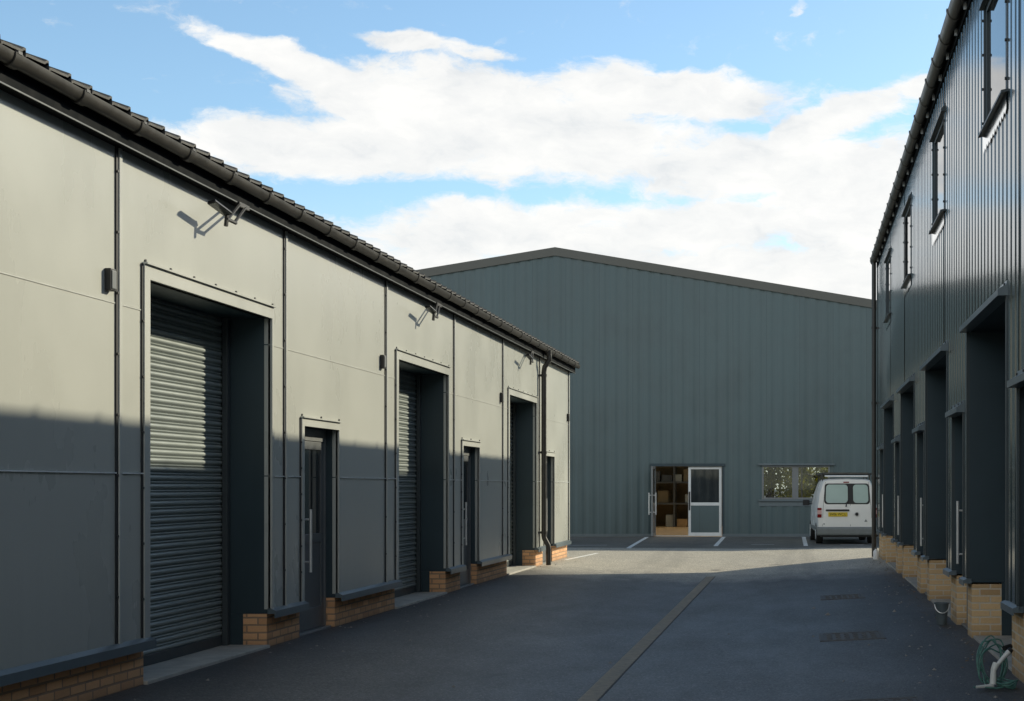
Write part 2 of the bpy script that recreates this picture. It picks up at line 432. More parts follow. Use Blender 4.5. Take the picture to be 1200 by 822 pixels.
for i, j in enumerate(JOINTS):
    if i == len(JOINTS) - 1: j -= .05
    mb = MB(F_L); mb.box(j - .034, j - .003, SILLZ + .03, EAVE, -.05, .012)
    mb.cur = 1
    for k in range(8): mb.disc((j - .018, .75 + k*.47, .014), .011, .014, 'z', 8)
    jt = mb.build('joint_dark_strip', [M['dark_matt'], M['bolt']], left)  # dark strip along the near side of each joint
    mb = MB(F_L); mb.box(j, j + .05, SILLZ + .03, EAVE, -.05, .022)
    tr = mb.build('joint_trim', M['panel_trim'], jt, bevel=.004)
# drip sills and brick plinth
for a, b in subtract(JOINTS[0], LEND, [(o[0] - .01, o[1] + .01) for o in OPS_L]):
    mb = MB(F_L); mb.prism([(SILLZ + .045, -.02), (SILLZ + .045, .012), (SILLZ + .02, .062), (SILLZ - .05, .062), (SILLZ - .05, .05), (SILLZ - .01, .05), (SILLZ - .01, -.02)], a - .03, b + .03)
    mb.build('sill_flashing', M['sill'], left)
for a, b in subtract(JOINTS[0], LEND, OPS_L):
    mb = MB(F_L); mb.box(a, b, -.35, SILLZ - .012, -.27, -.035)
    mb.build('brick_plinth', M['brick'], left)
# shutters
def shutter(F, s0, s1, ztop, d, parent, mat, reveal_mat, brickd, sillz, pitch=.077, zb=.03):
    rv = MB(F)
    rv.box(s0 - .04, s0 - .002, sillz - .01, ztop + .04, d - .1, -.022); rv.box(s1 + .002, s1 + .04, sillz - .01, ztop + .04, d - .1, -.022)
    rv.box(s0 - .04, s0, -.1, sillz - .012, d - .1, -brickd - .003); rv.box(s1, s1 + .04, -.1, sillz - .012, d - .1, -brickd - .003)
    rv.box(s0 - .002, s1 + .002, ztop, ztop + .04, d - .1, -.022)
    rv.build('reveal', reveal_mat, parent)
    mb = MB(F); z = zb + .09; prof = []
    while z < ztop + .0:
        for tt, dd in ((0, -.006), (.08, .007), (.24, .014), (.42, .013), (.56, .004), (.63, -.010), (.70, .003), (.78, .007), (.86, .003), (.93, -.012)):
            prof.append((z + tt*pitch, d + dd))
        z += pitch
    mb.strip([[(s, zz, dd) for zz, dd in prof] for s in (s0 + .03, s1 - .03)])
    sh = mb.build('roller_shutter', mat, parent, smooth=50)
    b = MB(F); b.box(s0 + .03, s1 - .03, zb, zb + .095, d - .02, d + .02); b.build('bottom_rail', M['shutter_dark'], sh, bevel=.005)
    for a0, a1 in ((s0 + .003, s0 + .085), (s1 - .085, s1 - .003)):
        gd = MB(F); gd.box(a0, a1, 0, ztop - .003, d + .022, d + .075); gd.build('guide_rail', M['shutter_dark'], sh, bevel=.004)
    bk = MB(F); bk.box(s0 - .03, s1 + .03, 0, ztop, d - .12, d - .105); bk.build('shutter_lining', M['dark_matt'], sh)
    return sh
for s0, s1, _, zt in SH_L:
    shutter(F_L, s0, s1, zt, -.47, left, M['shutter'], M['reveal'], .27, SILLZ)
    mb = MB(F_L); mb.box(s0 + .002, s1 - .002, -.3, .028, -.6, .0)
    mb.build('threshold', M['concrete'], left, bevel=.006)
def opening_trim(F, s0, s1, ztop, parent, mat, w=.1, d=.022, zb=.38, screws=True):
    mb = MB(F)
    mb.box(s0 - w, s0, zb, ztop, -.02, d); mb.box(s1, s1 + w*.5, zb, ztop, -.02, d)
    mb.box(s0 - w, s1 + w*.5, ztop, ztop + w*1.15, -.02, d)
    mb.box(s0 - w, s1 + w*.5, ztop + w*1.15, ztop + w*1.15 + .014, -.02, d + .022)
    mb.cur = 1
    n = int((s1 - s0)/.4)
    for k in range(n + 1): mb.disc((s0 - w*.5 + (s1 - s0 + w)*k/n, ztop + w*1.15 + .03, .004), .012, .016, 'z', 8)
    for k in range(6): mb.disc((s0 - w - .013, .7 + k*(ztop - .6)/6, .014), .011, .014, 'z', 8)
    t = mb.build('opening_trim', [mat, M['bolt']], parent)
    dk = MB(F); dk.box(s0 - w - .026, s0 - w - .002, zb, ztop + w*1.15, -.03, .012); dk.build('trim_shade', M['dark_matt'], t)  # dark strip painted in as the shade beside the near trim
    return t
for o in SH_L: opening_trim(F_L, o[0], o[1], o[3], left, M['panel_trim'])
for o in DO_L: opening_trim(F_L, o[0], o[1], o[3], left, M['panel_trim'], .075, .02)
def ped_door(F, s0, s1, zt, d, parent, sillz, brickd, hs, frame, leaf, reveal, handle_z=(.68, 1.36), HP=.135):
    """recessed glazed door: frame, leaf, panes, long bar handle"""
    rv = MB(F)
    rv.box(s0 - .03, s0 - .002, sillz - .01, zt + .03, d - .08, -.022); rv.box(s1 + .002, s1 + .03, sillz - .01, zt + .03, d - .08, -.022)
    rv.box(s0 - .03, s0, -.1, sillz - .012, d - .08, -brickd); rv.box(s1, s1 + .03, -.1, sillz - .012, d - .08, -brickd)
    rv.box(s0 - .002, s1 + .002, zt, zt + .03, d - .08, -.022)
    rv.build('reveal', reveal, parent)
    fr = MB(F); w = .06
    fr.box(s0 + .003, s0 + w, .02, zt - .003, d - .06, d); fr.box(s1 - w, s1 - .003, .02, zt - .003, d - .06, d); fr.box(s0 + w, s1 - w, zt - .14, zt - .003, d - .06, d + .004)
    fr.box(s0 + .003, s1 - .003, -.05, .02, d - .08, d + .06)
    dr = fr.build('door', frame, parent, bevel=.004)
    a, b, p, q = s0 + w + .004, s1 - w - .004, .025, zt - .145
    lf = MB(F); st = .09
    lf.box(a, a + st, p, q, d - .05, d - .006); lf.box(b - st, b, p, q, d - .05, d - .006)
    lf.box(a + st, b - st, q - .09, q, d - .05, d - .006); lf.box(a + st, b - st, .98, 1.08, d - .05, d - .006); lf.box(a + st, b - st, p, .26, d - .05, d - .006)
    lf.build('door_leaf', leaf, dr, bevel=.004)
    pn = MB(F); pn.box(a + st, b - st, 1.08, q - .09, d - .034, d - .024); pn.build('pane', M['glass'], dr)
    pn = MB(F); pn.box(a + st, b - st, .26, .98, d - .038, d - .02); pn.build('lower_panel', leaf, dr)
    h = MB(F); hh = a + .17 if hs < 0 else b - .13; z0, z1 = handle_z
    h.tube([(hh, z0, d + HP), (hh, z1, d + HP)], .016, 10)
    for z in (z0 + .11, z1 - .11): h.tube([(hh, z, d - .01), (hh, z, d + HP)], .011, 8)
    h.build('handle', M['steel'], dr, smooth=40)
    return dr
for s0, s1, _, zt in DO_L:
    ped_door(F_L, s0, s1, zt, -.13, left, SILLZ, .27, -1, M['frame_grey'], M['door_grey'], M['reveal'])
# eaves: soffit, fascia, gutter, tiles
mb = MB(F_L); mb.box(JOINTS[0], LEND + .3, EAVE, EAVE + .012, -.1, .088); mb.build('soffit', M['fascia'], left)
mb = MB(F_L); mb.box(JOINTS[0], LEND + .3, EAVE - .012, EAVE + .18, .09, .108); fa = mb.build('fascia', M['fascia'], left)
mb = MB(F_L); mb.box(JOINTS[0], LEND + .3, EAVE - .012, EAVE - .002, .110, .116); mb.build('fascia_edge', M['fascia_edge'], fa)
def half_round(rad, n=10):
    return [(rad*math.cos(math.pi + math.pi*i/n), rad*math.sin(math.pi + math.pi*i/n)) for i in range(n+1)]
def gutter(F, s0, s1, zc, dc, rad, parent, mat, phase):
    outer = half_round(rad); inner = half_round(rad - .006)[::-1]
    prof = [(zc + b*1.5, dc + a) for a, b in outer] + [(zc + b*1.5 + .001, dc + a) for a, b in inner]
    mb = MB(F); mb.prism(prof, s0, s1)
    gt = mb.build('gutter', mat, parent, smooth=40)
    s = phase
    while s < s1:
        bb = MB(F); big = half_round(rad + .009)
        pr = [(zc + b*1.5, dc + a) for a, b in big] + [(zc + b*1.5 + .001, dc + a) for a, b in half_round(rad + .0015)[::-1]]
        bb.prism(pr, s - .045, s + .045); bb.box(s - .02, s + .02, zc - .03, zc + .012, dc - rad - .05, dc - rad + .004); bb.box(s - .025, s + .025, zc - .006, zc + .014, dc + rad - .012, dc + rad + .012)
        bb.build('gutter_bracket', mat, gt, smooth=40)
        s += .9
    e = MB(F)
    for se in (s1, ):
        e.prism([(zc + b*1.5, dc + a) for a, b in outer], se, se + .01)
    e.build('gutter_end', mat, gt)
    return gt
gutter(F_L, JOINTS[0], LEND + .33, EAVE + .182, .168, .053, left, M['gutter'], -2.3)
# tiled roof: interlocking tiles, each lapping the next along the eaves
PITCH = math.tan(R(21))
mb = MB(); y = JOINTS[0]; XE, ZE = XL + .18, EAVE + .20; ncourse = 17; gauge = .32
rows_h = [i*gauge for i in range(ncourse + 1)]
TW = .30
while y < LEND + .3:
    y1 = y + TW; jz = random.uniform(-.003, .003)
    def tp(u, yy, h): return (XE - u, yy, ZE + u*PITCH + h)
    # tile cross-section along Y: flat pan rising to a lip, then a drop onto the next
    sec = [(y, .0), (y + .03, .012), (y + TW*.5, .018), (y1 - .05, .026), (y1 - .02, .046), (y1, .044)]
    for c in range(ncourse):
        u0, u1 = c*gauge, (c+1)*gauge + .02
        k = random.uniform(-.004, .004) if c < 3 else 0
        top0 = [tp(u0 + k, yy, h + .022 + jz) for yy, h in sec]; top1 = [tp(u1, yy, h + .01 + jz) for yy, h in sec]
        mb.strip([top0, top1])
        mb.strip([[tp(u0 + k, yy, h + .004 + jz) for yy, h in sec], top0])
        mb.quad(tp(u0, y1, .0), tp(u1, y1, -.02), top1[-1], top0[-1])
    y = y1
rf = mb.build('roof', M['roof_tile'], left)
XRG = XE - ncourse*gauge; ZRG = ZE + ncourse*gauge*PITCH
mb = MB(); mb.quad((XE, JOINTS[0], ZE - .01), (XE, LEND + .3, ZE - .01), (XRG, LEND + .3, ZRG - .01), (XRG, JOINTS[0], ZRG - .01))
mb.quad((XRG, JOINTS[0], ZRG), (XRG, LEND + .3, ZRG), (XRG - 5.8, LEND + .3, ZE), (XRG - 5.8, JOINTS[0], ZE))
mb.build('roof_underlay', M['fascia'], rf)
mb = MB(); mb.tube([(XRG, JOINTS[0], ZRG + .03), (XRG, LEND + .3, ZRG + .03)], .11, 10); mb.build('ridge', M['roof_tile'], rf, smooth=50)
# end wall, back wall and core
gable = [(XL - .065, -.35), (XL - .065, EAVE), (XRG, ZRG - .06), (XRG - 5.5, EAVE), (XRG - 5.5, -.35)]
for ya, yb_ in ((LEND - .03, LEND + .02), (JOINTS[0] - .05, JOINTS[0] - .005)):
    mb = MB(); mb.prism([(b, c) for b, c in gable], ya, yb_, axis=1); mb.build('end_wall', M['panel'], left)
mb = MB(F_L); mb.box(LEND - .045, LEND + .03, SILLZ + .03, EAVE, -.05, .026); mb.build('corner_trim', M['panel_trim'], left, bevel=.004)
mb = MB(F_L); mb.box(JOINTS[0], LEND - .04, 0, EAVE, -.75, -.68); mb.box(JOINTS[0], LEND - .04, EAVE - .02, EAVE - .002, -.68, -.1); mb.build('inner_wall', M['dark_matt'], left)
mb = MB(); mb.box(XRG - 5.5, XRG - 5.4, JOINTS[0], LEND - .04, -.35, EAVE); mb.build('back_wall', M['panel'], left)
# downpipe by the last shutter
PY = 29.36
mb = MB(); pts = [(XL + .20, PY, EAVE + .11), (XL + .215, PY, EAVE + .02), (XL + .21, PY, EAVE - .06), (XL + .12, PY, EAVE - .20), (XL + .105, PY, EAVE - .30), (XL + .105, PY, .62), (XL + .115, PY, .56), (XL + .19, PY, .42), (XL + .20, PY, .34), (XL + .20, PY, .02)]
mb.tube(pts, .052, 14); dp = mb.build('downpipe', M['gutter'], left, smooth=50)
mb = MB(); mb.tube([(XL + .185, PY, EAVE + .13), (XL + .20, PY, EAVE + .03)], [.08, .058], 14)
mb.build('gutter_outlet', M['gutter'], dp, smooth=40)
for z in (3.86, 2.3, .68):
    mb = MB(); mb.disc((XL + .105, PY, z), .062, .05, 'z', 14); mb.box(XL, XL + .1, PY - .02, PY + .02, z - .02, z + .02)
    mb.build('pipe_bracket', M['gutter'], dp, smooth=40)

# floodlights under the left eaves
def floodlight(label, y):
    t = thing('floodlight', label, 'floodlight', (XL + .25, y, EAVE - .02), 'floodlights under the eaves of the pale building')
    mb = MB(); ye_ = EAVE - .012
    for dy in (0, .14):
        mb.tube([(XL + .12, y + .33 + dy, ye_), (XL + .20, y - .16 + dy*1.1, ye_ - .235)], .014, 6)
    mb.tube([(XL + .20, y - .19, ye_ - .235), (XL + .20, y + .02, ye_ - .235)], .018, 6)
    mb.tube([(XL + .20, y - .17, ye_ - .16), (XL + .195, y - .19, ye_ - .30)], .02, 6)
    mb.box(XL + .115, XL + .135, y + .28, y + .52, ye_ - .03, ye_ + .01)
    mb.build('bracket', M['black'], t)
    c = Vector((XL + .20, y - .34, ye_ - .165)); ax = Vector((.30, -.10, -.95)).normalized()
    u = Vector((0, 1, -.1)).normalized(); u = (u - ax*u.dot(ax)).normalized(); w = ax.cross(u)
    mb = MB()
    def P(a, b, cc): return tuple(c + u*a + w*b + ax*cc)
    pr = [(-.19, -.04), (.19, -.04), (.19, .04), (-.19, .04)]
    vs = [P(a, b, .014) for a, b in pr] + [P(a*.9, b*.8, -.016) for a, b in pr]
    mb.add(vs, [(0,1,5,4), (1,2,6,5), (2,3,7,6), (3,0,4,7), (4,5,6,7), (0,3,2,1)])
    body = mb.build('lamp_body', M['black'], t, bevel=.004)
    mb = MB(); mb.add([P(a*.9, b*.8, .017) for a, b in pr], [(0,1,2,3)]); mb.build('lamp_glass', M['lamp_glass'], t, recalc=False)
floodlight('black floodlight above the nearest roller shutter of the pale building', 13.05)
floodlight('black floodlight above the middle roller shutter of the pale building', 20.33)
floodlight('black floodlight beside the downpipe, above the farthest shutter of the pale building', 27.6)
def wall_box(label, y):
    t = thing('junction_box', label, 'junction box', (XL, y, 3.18), 'small dark boxes on the pale building')
    mb = MB(F_L); mb.box(y - .045, y + .045, 3.095, 3.265, .001, .05); mb.build('box_body', M['black'], t, bevel=.006)
    mb = MB(F_L); mb.box(y - .034, y + .034, 3.11, 3.25, .05, .058); mb.build('box_lid', M['frame_grey'], t, bevel=.004)
wall_box('small dark box on pale wall left of the nearest roller shutter', 11.06)
wall_box('small dark box on pale wall left of the middle roller shutter', 18.3)
wall_box('small dark box on pale wall left of the farthest roller shutter', 25.6)
wall_box('small dark box at the far end of the pale building, past the downpipe', 32.95)

# ------------------------------------------------------------------ right terrace
SH_R = [(s, s + 2.9, 0, 3.25) for s in (2.37, 7.42, 12.47, 17.5, 22.5, 27.5)]
DO_R = [(s, s + 1.1, 0, 2.42) for s in (.6, 5.65, 10.7, 15.75, 20.75, 25.75, 30.75)]
WI_R = [(c - .74, c + .74, 5.0, 6.2) for c in (2.6, 7.9, 13.2, 18.55, 23.9, 29.05)]
OPS_R = SH_R + DO_R + WI_R
RS, RT, R0 = .60, 6.74, -3.0
right = thing('industrial_terrace', 'tall dark ribbed metal building with upper windows and buff brick plinth', 'building', (8, 15, 0))
def ribbed(F, s0, s1, z0, ztop, ops, pitch, depth, crown, slope, name, mat, parent, zr=None):
    """trapezoidal sheet with openings; ztop may be a function of s"""
    zt = ztop if callable(ztop) else (lambda s: ztop)
    knots = []
    n = int((s1 - s0)/pitch) + 2
    for k in range(n):
        b = s0 + k*pitch
        for off, d in ((0, 0), (crown, 0), (crown + slope, -depth), (pitch - slope, -depth)):
            knots.append((b + off, d))
    knots = [k for k in knots if s0 <= k[0] <= s1]
    def dat(s):
        for (a, da), (b, db) in zip(knots, knots[1:]):
            if a <= s <= b: return da + (db - da)*((s - a)/(b - a) if b > a else 0)
        return knots[-1][1]
    extra = [s1] + [e for o in ops for e in o[:2] if s0 < e < s1]
    allk = sorted({round(k, 4) for k, _ in knots} | {round(e, 4) for e in extra})
    pts = [(s, dat(s)) for s in allk]
    mb = MB(F)
    for (a, da), (b, db) in zip(pts, pts[1:]):
        for _, _, p, q in cuts(a, b, z0, 99, ops):
            qa, qb = (zt(a), zt(b)) if q == 99 else (q, q)
            mb.quad((a, p, da), (b, p, db), (b, qb, db), (a, qa, da))
    return mb.build(name, mat, parent, recalc=False)
ribbed(F_R, R0, REND, RS, RT, OPS_R, .25, .011, .15, .02, 'cladding', M['clad_right'], right)
for a, b in subtract(R0, REND, SH_R + DO_R):
    mb = MB(F_R); mb.box(a, b, -.35, RS - .03, -.36, -.045); mb.build('brick_plinth', M['brick_right'], right)
    mb = MB(F_R); mb.prism([(RS + .03, -.04), (RS + .03, .004), (RS + .012, .05), (RS - .045, .05), (RS - .045, .04), (RS - .022, .04), (RS - .022, -.04)], a - .02, b + .02)
    mb.build('sill_flashing', M['sill'], right)
for s0, s1, _, zt in SH_R:
    shutter(F_R, s0, s1, zt, -.62, right, M['shutter_dark'], M['reveal'], .36, RS)
    mb = MB(F_R); mb.box(s0 + .002, s1 - .002, -.3, .028, -.75, -.06); mb.build('threshold', M['concrete'], right, bevel=.006)
for s0, s1, _, zt in DO_R:
    ped_door(F_R, s0, s1, zt, -.16, right, RS, .36, 1, M['frame_grey'], M['door_grey'], M['reveal'], (.72, 1.44), .125)
def lintel(F, s0, s1, z, parent):
    mb = MB(F); mb.prism([(z - .01, -.03), (z - .01, .085), (z + .045, .085), (z + .085, .012), (z + .12, .006), (z + .12, -.03)], s0 - .06, s1 + .06)
    mb.cur = 1
    for k in range(int((s1 - s0)/.35) + 1): mb.disc((s0 + .05 + k*.35, z + .1, .012), .012, .016, 'z', 8)
    l = mb.build('lintel_flashing', [M['sill'], M['bolt']], parent)
    for a, b in ((s0 - .055, s0 - .004), (s1 + .004, s1 + .055)):
        mb = MB(F); mb.box(a, b, RS + .03, z - .012, -.034, .012)
        mb.build('jamb_trim', M['slate'], l, bevel=.003)
for o in SH_R + DO_R: lintel(F_R, o[0], o[1], o[3], right)
for wi, (s0, s1, z0, z1) in enumerate(WI_R):
    mb = MB(F_R); w = .055
    mb.box(s0, s0 + w, z0, z1, -.10, -.008); mb.box(s1 - w, s1, z0, z1, -.10, -.008); mb.box(s0 + w, s1 - w, z0, z0 + w, -.10, -.008); mb.box(s0 + w, s1 - w, z1 - w, z1, -.10, -.008)
    wn = mb.build('window', M['slate'], right, bevel=.004)
    mb = MB(F_R); mb.box(s0 + w, s1 - w, z0 + w, z1 - w, -.06, -.024); mb.build('pane', M['glass'], wn)
    mb = MB(F_R); mb.box(s0 - .004, s0 + .006, z0, z1, -.07, .010); mb.box(s1 - .006, s1 + .004, z0, z1, -.07, .010); mb.box(s0, s1, z1 - .012, z1 + .004, -.07, .010)
    mb.box(s0 - .06, s0 - .004, z0, z1, -.03, .006); mb.box(s1 + .004, s1 + .06, z0, z1, -.03, .006)
    mb.cur = 1
    for k in range(4):
        for s in (s0 - .035, s1 + .035): mb.disc((s, z0 + .1 + k*.33, .014), .014, .018, 'z', 8)
    mb.build('window_reveal', [M['slate'], M['bolt']], wn)
    mb = MB(F_R); mb.prism([(z1 + .0, -.03), (z1 + .0, .05), (z1 + .03, .05), (z1 + .07, .012), (z1 + .10, .006), (z1 + .10, -.03)], s0 - .07, s1 + .07); mb.build('window_head', M['slate'], wn)
    mb = MB(F_R); mb.prism([(z0 + .008, -.006), (z0 - .008, .06), (z0 - .03, .06), (z0 - .03, .05), (z0 - .015, -.006)], s0 - .07, s1 + .07); mb.build('window_sill', M['slate'], wn)
    # pale protective film left on the flashing under the sill, torn along its lower edge
    mb = MB(F_R); n = 22; lo = []
    for k in range(n + 1):
        s = s0 - .05 + (s1 - s0 + .1)*k/n
        lo.append((s, z0 - .15 - (.045 if k % 2 else 0) - random.uniform(0, .015), .012))
    mb.strip([[(s, z0 - .031, .012) for s, _, _ in lo], lo])
    mb.build('bright_flashing', M['bright_flashing'], wn)
mb = MB(F_R); mb.box(R0, REND + .02, RT - .12, RT + .06, -.01, .018); mb.build('fascia', M['fascia'], right)
gtr = gutter(F_R, R0, REND, RT + .05, .096, .075, right, M['gutter_right'], -2.2)
k = R0 + .3
while k < REND:
    mb = MB(F_R); mb.box(k - .012, k + .012, RT - .1, RT - .02, .02, .05); k += .9
    mb.build('gutter_strap', M['film'], gtr)
mb = MB(); gp = [(XR - .03, RT + .02), (XR + 6.5, RT + 1.75), (XR + 13, RT + .02)]
mb.prism([(XR - .03, RT + .0), (XR + 6.5, RT + 1.72), (XR + 13, RT + .0), (XR + 13, RT + .06), (XR + 6.5, RT + 1.78), (XR - .03, RT + .06)], R0, REND + .05, axis=1)
mb.build('roof', M['slate'], right)
for ya, yb_ in ((REND - .02, REND + .03), (R0 - .05, R0)):
    mb = MB(); mb.prism([(XR + .036, -.3), (XR + .036, RT - .002), (XR + 6.5, RT + 1.71), (XR + 12.9, RT - .002), (XR + 12.9, -.3)], ya, yb_, axis=1); mb.build('end_wall', M['clad_right'], right)
mb = MB(F_R); mb.box(REND - .05, REND + .035, RS, RT, -.04, .014); mb.build('corner_trim', M['slate'], right, bevel=.004)
mb = MB(F_R); mb.box(R0, REND - .03, 0, RT - .05, -.95, -.85); mb.build('inner_wall', M['dark_matt'], right)
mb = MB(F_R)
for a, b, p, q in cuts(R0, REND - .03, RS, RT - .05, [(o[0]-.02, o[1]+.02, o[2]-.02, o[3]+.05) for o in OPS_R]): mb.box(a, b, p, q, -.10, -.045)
mb.build('inner_lining', M['dark_matt'], right)
mb = MB(); y = REND - .35; x = XR - .096
mb.tube([(x, y, RT), (x, y, RT - .12), (x, y, 3.5), (x, y, .02)], .05, 14); dp = mb.build('downpipe', M['gutter'], right, smooth=50)
for z in (5.2, 3.5, 1.8, .5):
    mb = MB(); mb.disc((x, y, z), .062, .06, 'z', 14); mb.box(x, XR, y - .02, y + .02, z - .02, z + .02)
    mb.build('pipe_bracket', M['gutter'], dp, smooth=40)

# ------------------------------------------------------------------ hall across the end of the yard
PX, PZ, SL, HW = -7.9, 9.32, .165, 22
zroof = lambda x: PZ - SL*abs(x - PX)
hall = thing('metal_hall', 'large green grey ribbed metal hall with low gable across the end of the yard', 'building', (PX, YB + 10, 0))
DOOR_B = (-4.72, -2.50, 0, 2.27); WIN_B = (-1.22, .98, 1.2, 2.3)
o1 = ribbed(F_B, PX - HW, PX, .08, lambda x: zroof(x) - .1, [DOOR_B, WIN_B], .36, .026, .13, .08, 'cladding', M['clad_back'], hall)
o2 = ribbed(F_B, PX, PX + HW, .08, lambda x: zroof(x) - .1, [DOOR_B, WIN_B], .36, .026, .13, .08, 'cladding', M['clad_back'], hall)
for sg in (-1, 1):
    mb = MB(F_B); a, b = PX, PX + sg*HW*1.01
    za, zb = zroof(a), PZ - SL*HW*1.01
    mb.add([(a, za - .24, -.03), (b, zb - .24, -.03), (b, zb + .03, -.03), (a, za + .03, -.03), (a, za - .24, .05), (b, zb - .24, .05), (b, zb + .03, .05), (a, za + .03, .05)],
           [(0,1,2,3), (4,7,6,5), (0,4,5,1), (1,5,6,2), (2,6,7,3), (3,7,4,0)])
    mb.build('verge_flashing', M['verge'], hall)
HD = 20
# roof sheets between unseen translucent strips, added to light the interior
ya = YB
strips = []
while ya < YB + HD:
    strips.append((ya, ya + 2.0, 'roof', M['slate'])); strips.append((ya + 2.0, ya + 4.0, 'added_rooflight', M['added_rooflight'])); ya += 4.0
for a, b, nm, mt in strips:
    mb = MB()
    for sg in (-1, 1):
        mb.quad((PX, a, PZ), (PX, b, PZ), (PX + sg*HW, b, PZ - SL*HW), (PX + sg*HW, a, PZ - SL*HW))
    mb.build(nm, mt, hall, recalc=False)
ye = strips[-1][1]
for x in (PX - HW, PX + HW):
    mb = MB(); mb.box(x - .05, x + .05, YB + .04, ye, -.3, PZ - SL*HW); mb.build('side_wall', M['clad_back'], hall)
REAR = (-2.4, 2.6, .9, 3.0)
mb = MB(lambda s, z, d: (s, ye + d, z))
ops = [REAR]
for a, b, p, q in cuts(PX - HW, PX + HW, -.2, PZ - SL*HW, ops): mb.box(a, b, p, q, -.1, 0)
mb.prism([(PX - HW, PZ - SL*HW), (PX, PZ - .02), (PX + HW, PZ - SL*HW)], -.1, 0, axis=2) if False else None
mb.add([(PX - HW, PZ - SL*HW, 0), (PX, PZ, 0), (PX + HW, PZ - SL*HW, 0)], [(0,1,2)])
mb.build('rear_wall', M['hall_wall'], hall)
mb = MB(lambda s, z, d: (s, ye + d, z))
for i in range(3):
    x = REAR[0] + (REAR[1] - REAR[0])*i/2; mb.box(x - .04, x + .04, REAR[2], REAR[3], -.09, -.03)
for z in (REAR[2], REAR[3]): mb.box(REAR[0] - .04, REAR[1] + .04, z - .035, z + .035, -.095, -.025)
mb.build('rear_window', M['door_grey'], hall)
mb = MB(); mb.box(PX - HW, PX + HW, YB - .02, ye, -.2, .012); mb.build('hall_floor', M['wood_floor'], hall)
mb = MB(F_B)
for a, b, p, q in cuts(PX - HW, PX + HW, .02, PZ - SL*HW, [DOOR_B, WIN_B]): mb.box(a, b, p, q, -.16, -.08)
mb.build('inner_lining', M['hall_wall'], hall)
# partitions and stored racking glimpsed through the open door
mb = MB(); mb.box(-9.5, -2.9, YB + 12, YB + 12.1, .012, 3.4); mb.build('partition', M['hall_wall'], hall)
mb = MB(); mb.box(-9.0, -8.9, YB + .2, YB + 12, .012, 4); mb.build('partition', M['hall_wall'], hall)
mb = MB()
for x in (-6.6, -5.0, -3.4): mb.box(x - .04, x + .04, YB + 10.9, YB + 10.98, .012, 2.9); mb.box(x - .04, x + .04, YB + 11.7, YB + 11.78, .012, 2.9)
for z in (.9, 1.75, 2.6): mb.box(-6.64, -3.36, YB + 10.88, YB + 11.8, z, z + .07)
mb.build('racking', M['door_grey'], hall)
rng = random.Random(21)
for z in (.012, .972, 1.822):
    x = -6.45
    while x < -3.9:
        w = rng.uniform(.3, .6); hgt = rng.uniform(.25, .68)
        if rng.random() < .8:
            mb = MB(); mb.box(x, x + w, YB + 11.0 + rng.uniform(0, .1), YB + 11.6, z, z + hgt); mb.build('stored_box', M[rng.choice(['wood_floor', 'hall_wall', 'van_bumper', 'door_grey', 'panel'])], hall, bevel=.01)
        x += w + .08
mb = MB(F_B)
for a, b in subtract(PX - HW, PX + HW, [DOOR_B]): mb.box(a, b, -.2, .085, -.05, .03)
mb.build('base_flashing', M['sill'], hall)
# entrance: dark head and jambs, a leaf folded open and a white framed leaf
a, b, _, zt = DOOR_B
mb = MB(F_B); mb.box(a - .07, a, .085, zt, -.1, .02); mb.box(b, b + .07, .085, zt, -.1, .02); mb.box(a - .1, b + .1, zt, zt + .09, -.1, .05)
ent = mb.build('entrance', M['reveal'], hall)
mb = MB(F_B); mb.box(a, b, -.02, .03, -.14, .0); mb.build('threshold', M['white_frame'], ent)
fx0, fx1 = -3.60, -2.52
def leaf_frame(f, x0, x1, w=.085):
    m_ = MB(f); z0, z1 = .035, zt - .01
    m_.box(x0, x0 + w, z0, z1, -.09, -.03); m_.box(x1 - w, x1, z0, z1, -.09, -.03); m_.box(x0 + w, x1 - w, z0, z0 + w*1.1, -.09, -.03); m_.box(x0 + w, x1 - w, z1 - w, z1, -.09, -.03); m_.box(x0 + w, x1 - w, 1.0, 1.1, -.09, -.03)
    return m_
dl = leaf_frame(F_B, fx0, fx1).build('door_leaf', M['white_frame'], hall, bevel=.004)
mb = MB(F_B); mb.box(fx0 + .085, fx1 - .085, 1.1, zt - .095, -.066, -.056); mb.build('pane', M['glass'], dl)
mb = MB(F_B); mb.box(fx0 + .085, fx1 - .085, .13, 1.0, -.07, -.05); mb.build('lower_panel', M['clad_back'], dl)
mb = MB(F_B); mb.box(fx0 + .015, fx0 + .06, .85, 1.45, -.03, -.005); mb.build('handle', M['black'], dl, bevel=.004)
FO = lambda s, z, d: (a + .10 + d, YB + .02 + s*-1.0, z)       # leaf standing open, square to the wall outwards
dl2 = leaf_frame(FO, 0.0, .92)
dl2 = dl2.build('door_leaf', M['frame_grey'], hall, bevel=.004)
mb = MB(FO); mb.box(.085, .835, 1.1, zt - .095, -.066, -.056); mb.build('pane', M['glass_clear'], dl2)
mb = MB(FO); mb.box(.085, .835, .13, 1.0, -.07, -.05); mb.build('lower_panel', M['door_grey'], dl2)
for dd in (-.16, .05):
    mb = MB(FO); mb.tube([(.82, .72, dd), (.82, 1.42, dd)], .022, 8)
    for z in (.8, 1.34): mb.tube([(.82, z, -.05), (.82, z, dd)], .016, 8)
    mb.build('handle', M['steel'], dl2, smooth=40)
a, b, p, q = WIN_B
mb = MB(F_B); w = .06
mb.box(a, a + w, p, q, -.12, -.02); mb.box(b - w, b, p, q, -.12, -.02); mb.box(a + w, b - w, p, p + w, -.12, -.02); mb.box(a + w, b - w, q - w, q, -.12, -.02)
m_ = (a + b)/2 - .02; mb.box(m_ - .1, m_ + .1, p + w, q - w, -.11, -.025)
wn = mb.build('window', M['frame_grey'], hall, bevel=.004)
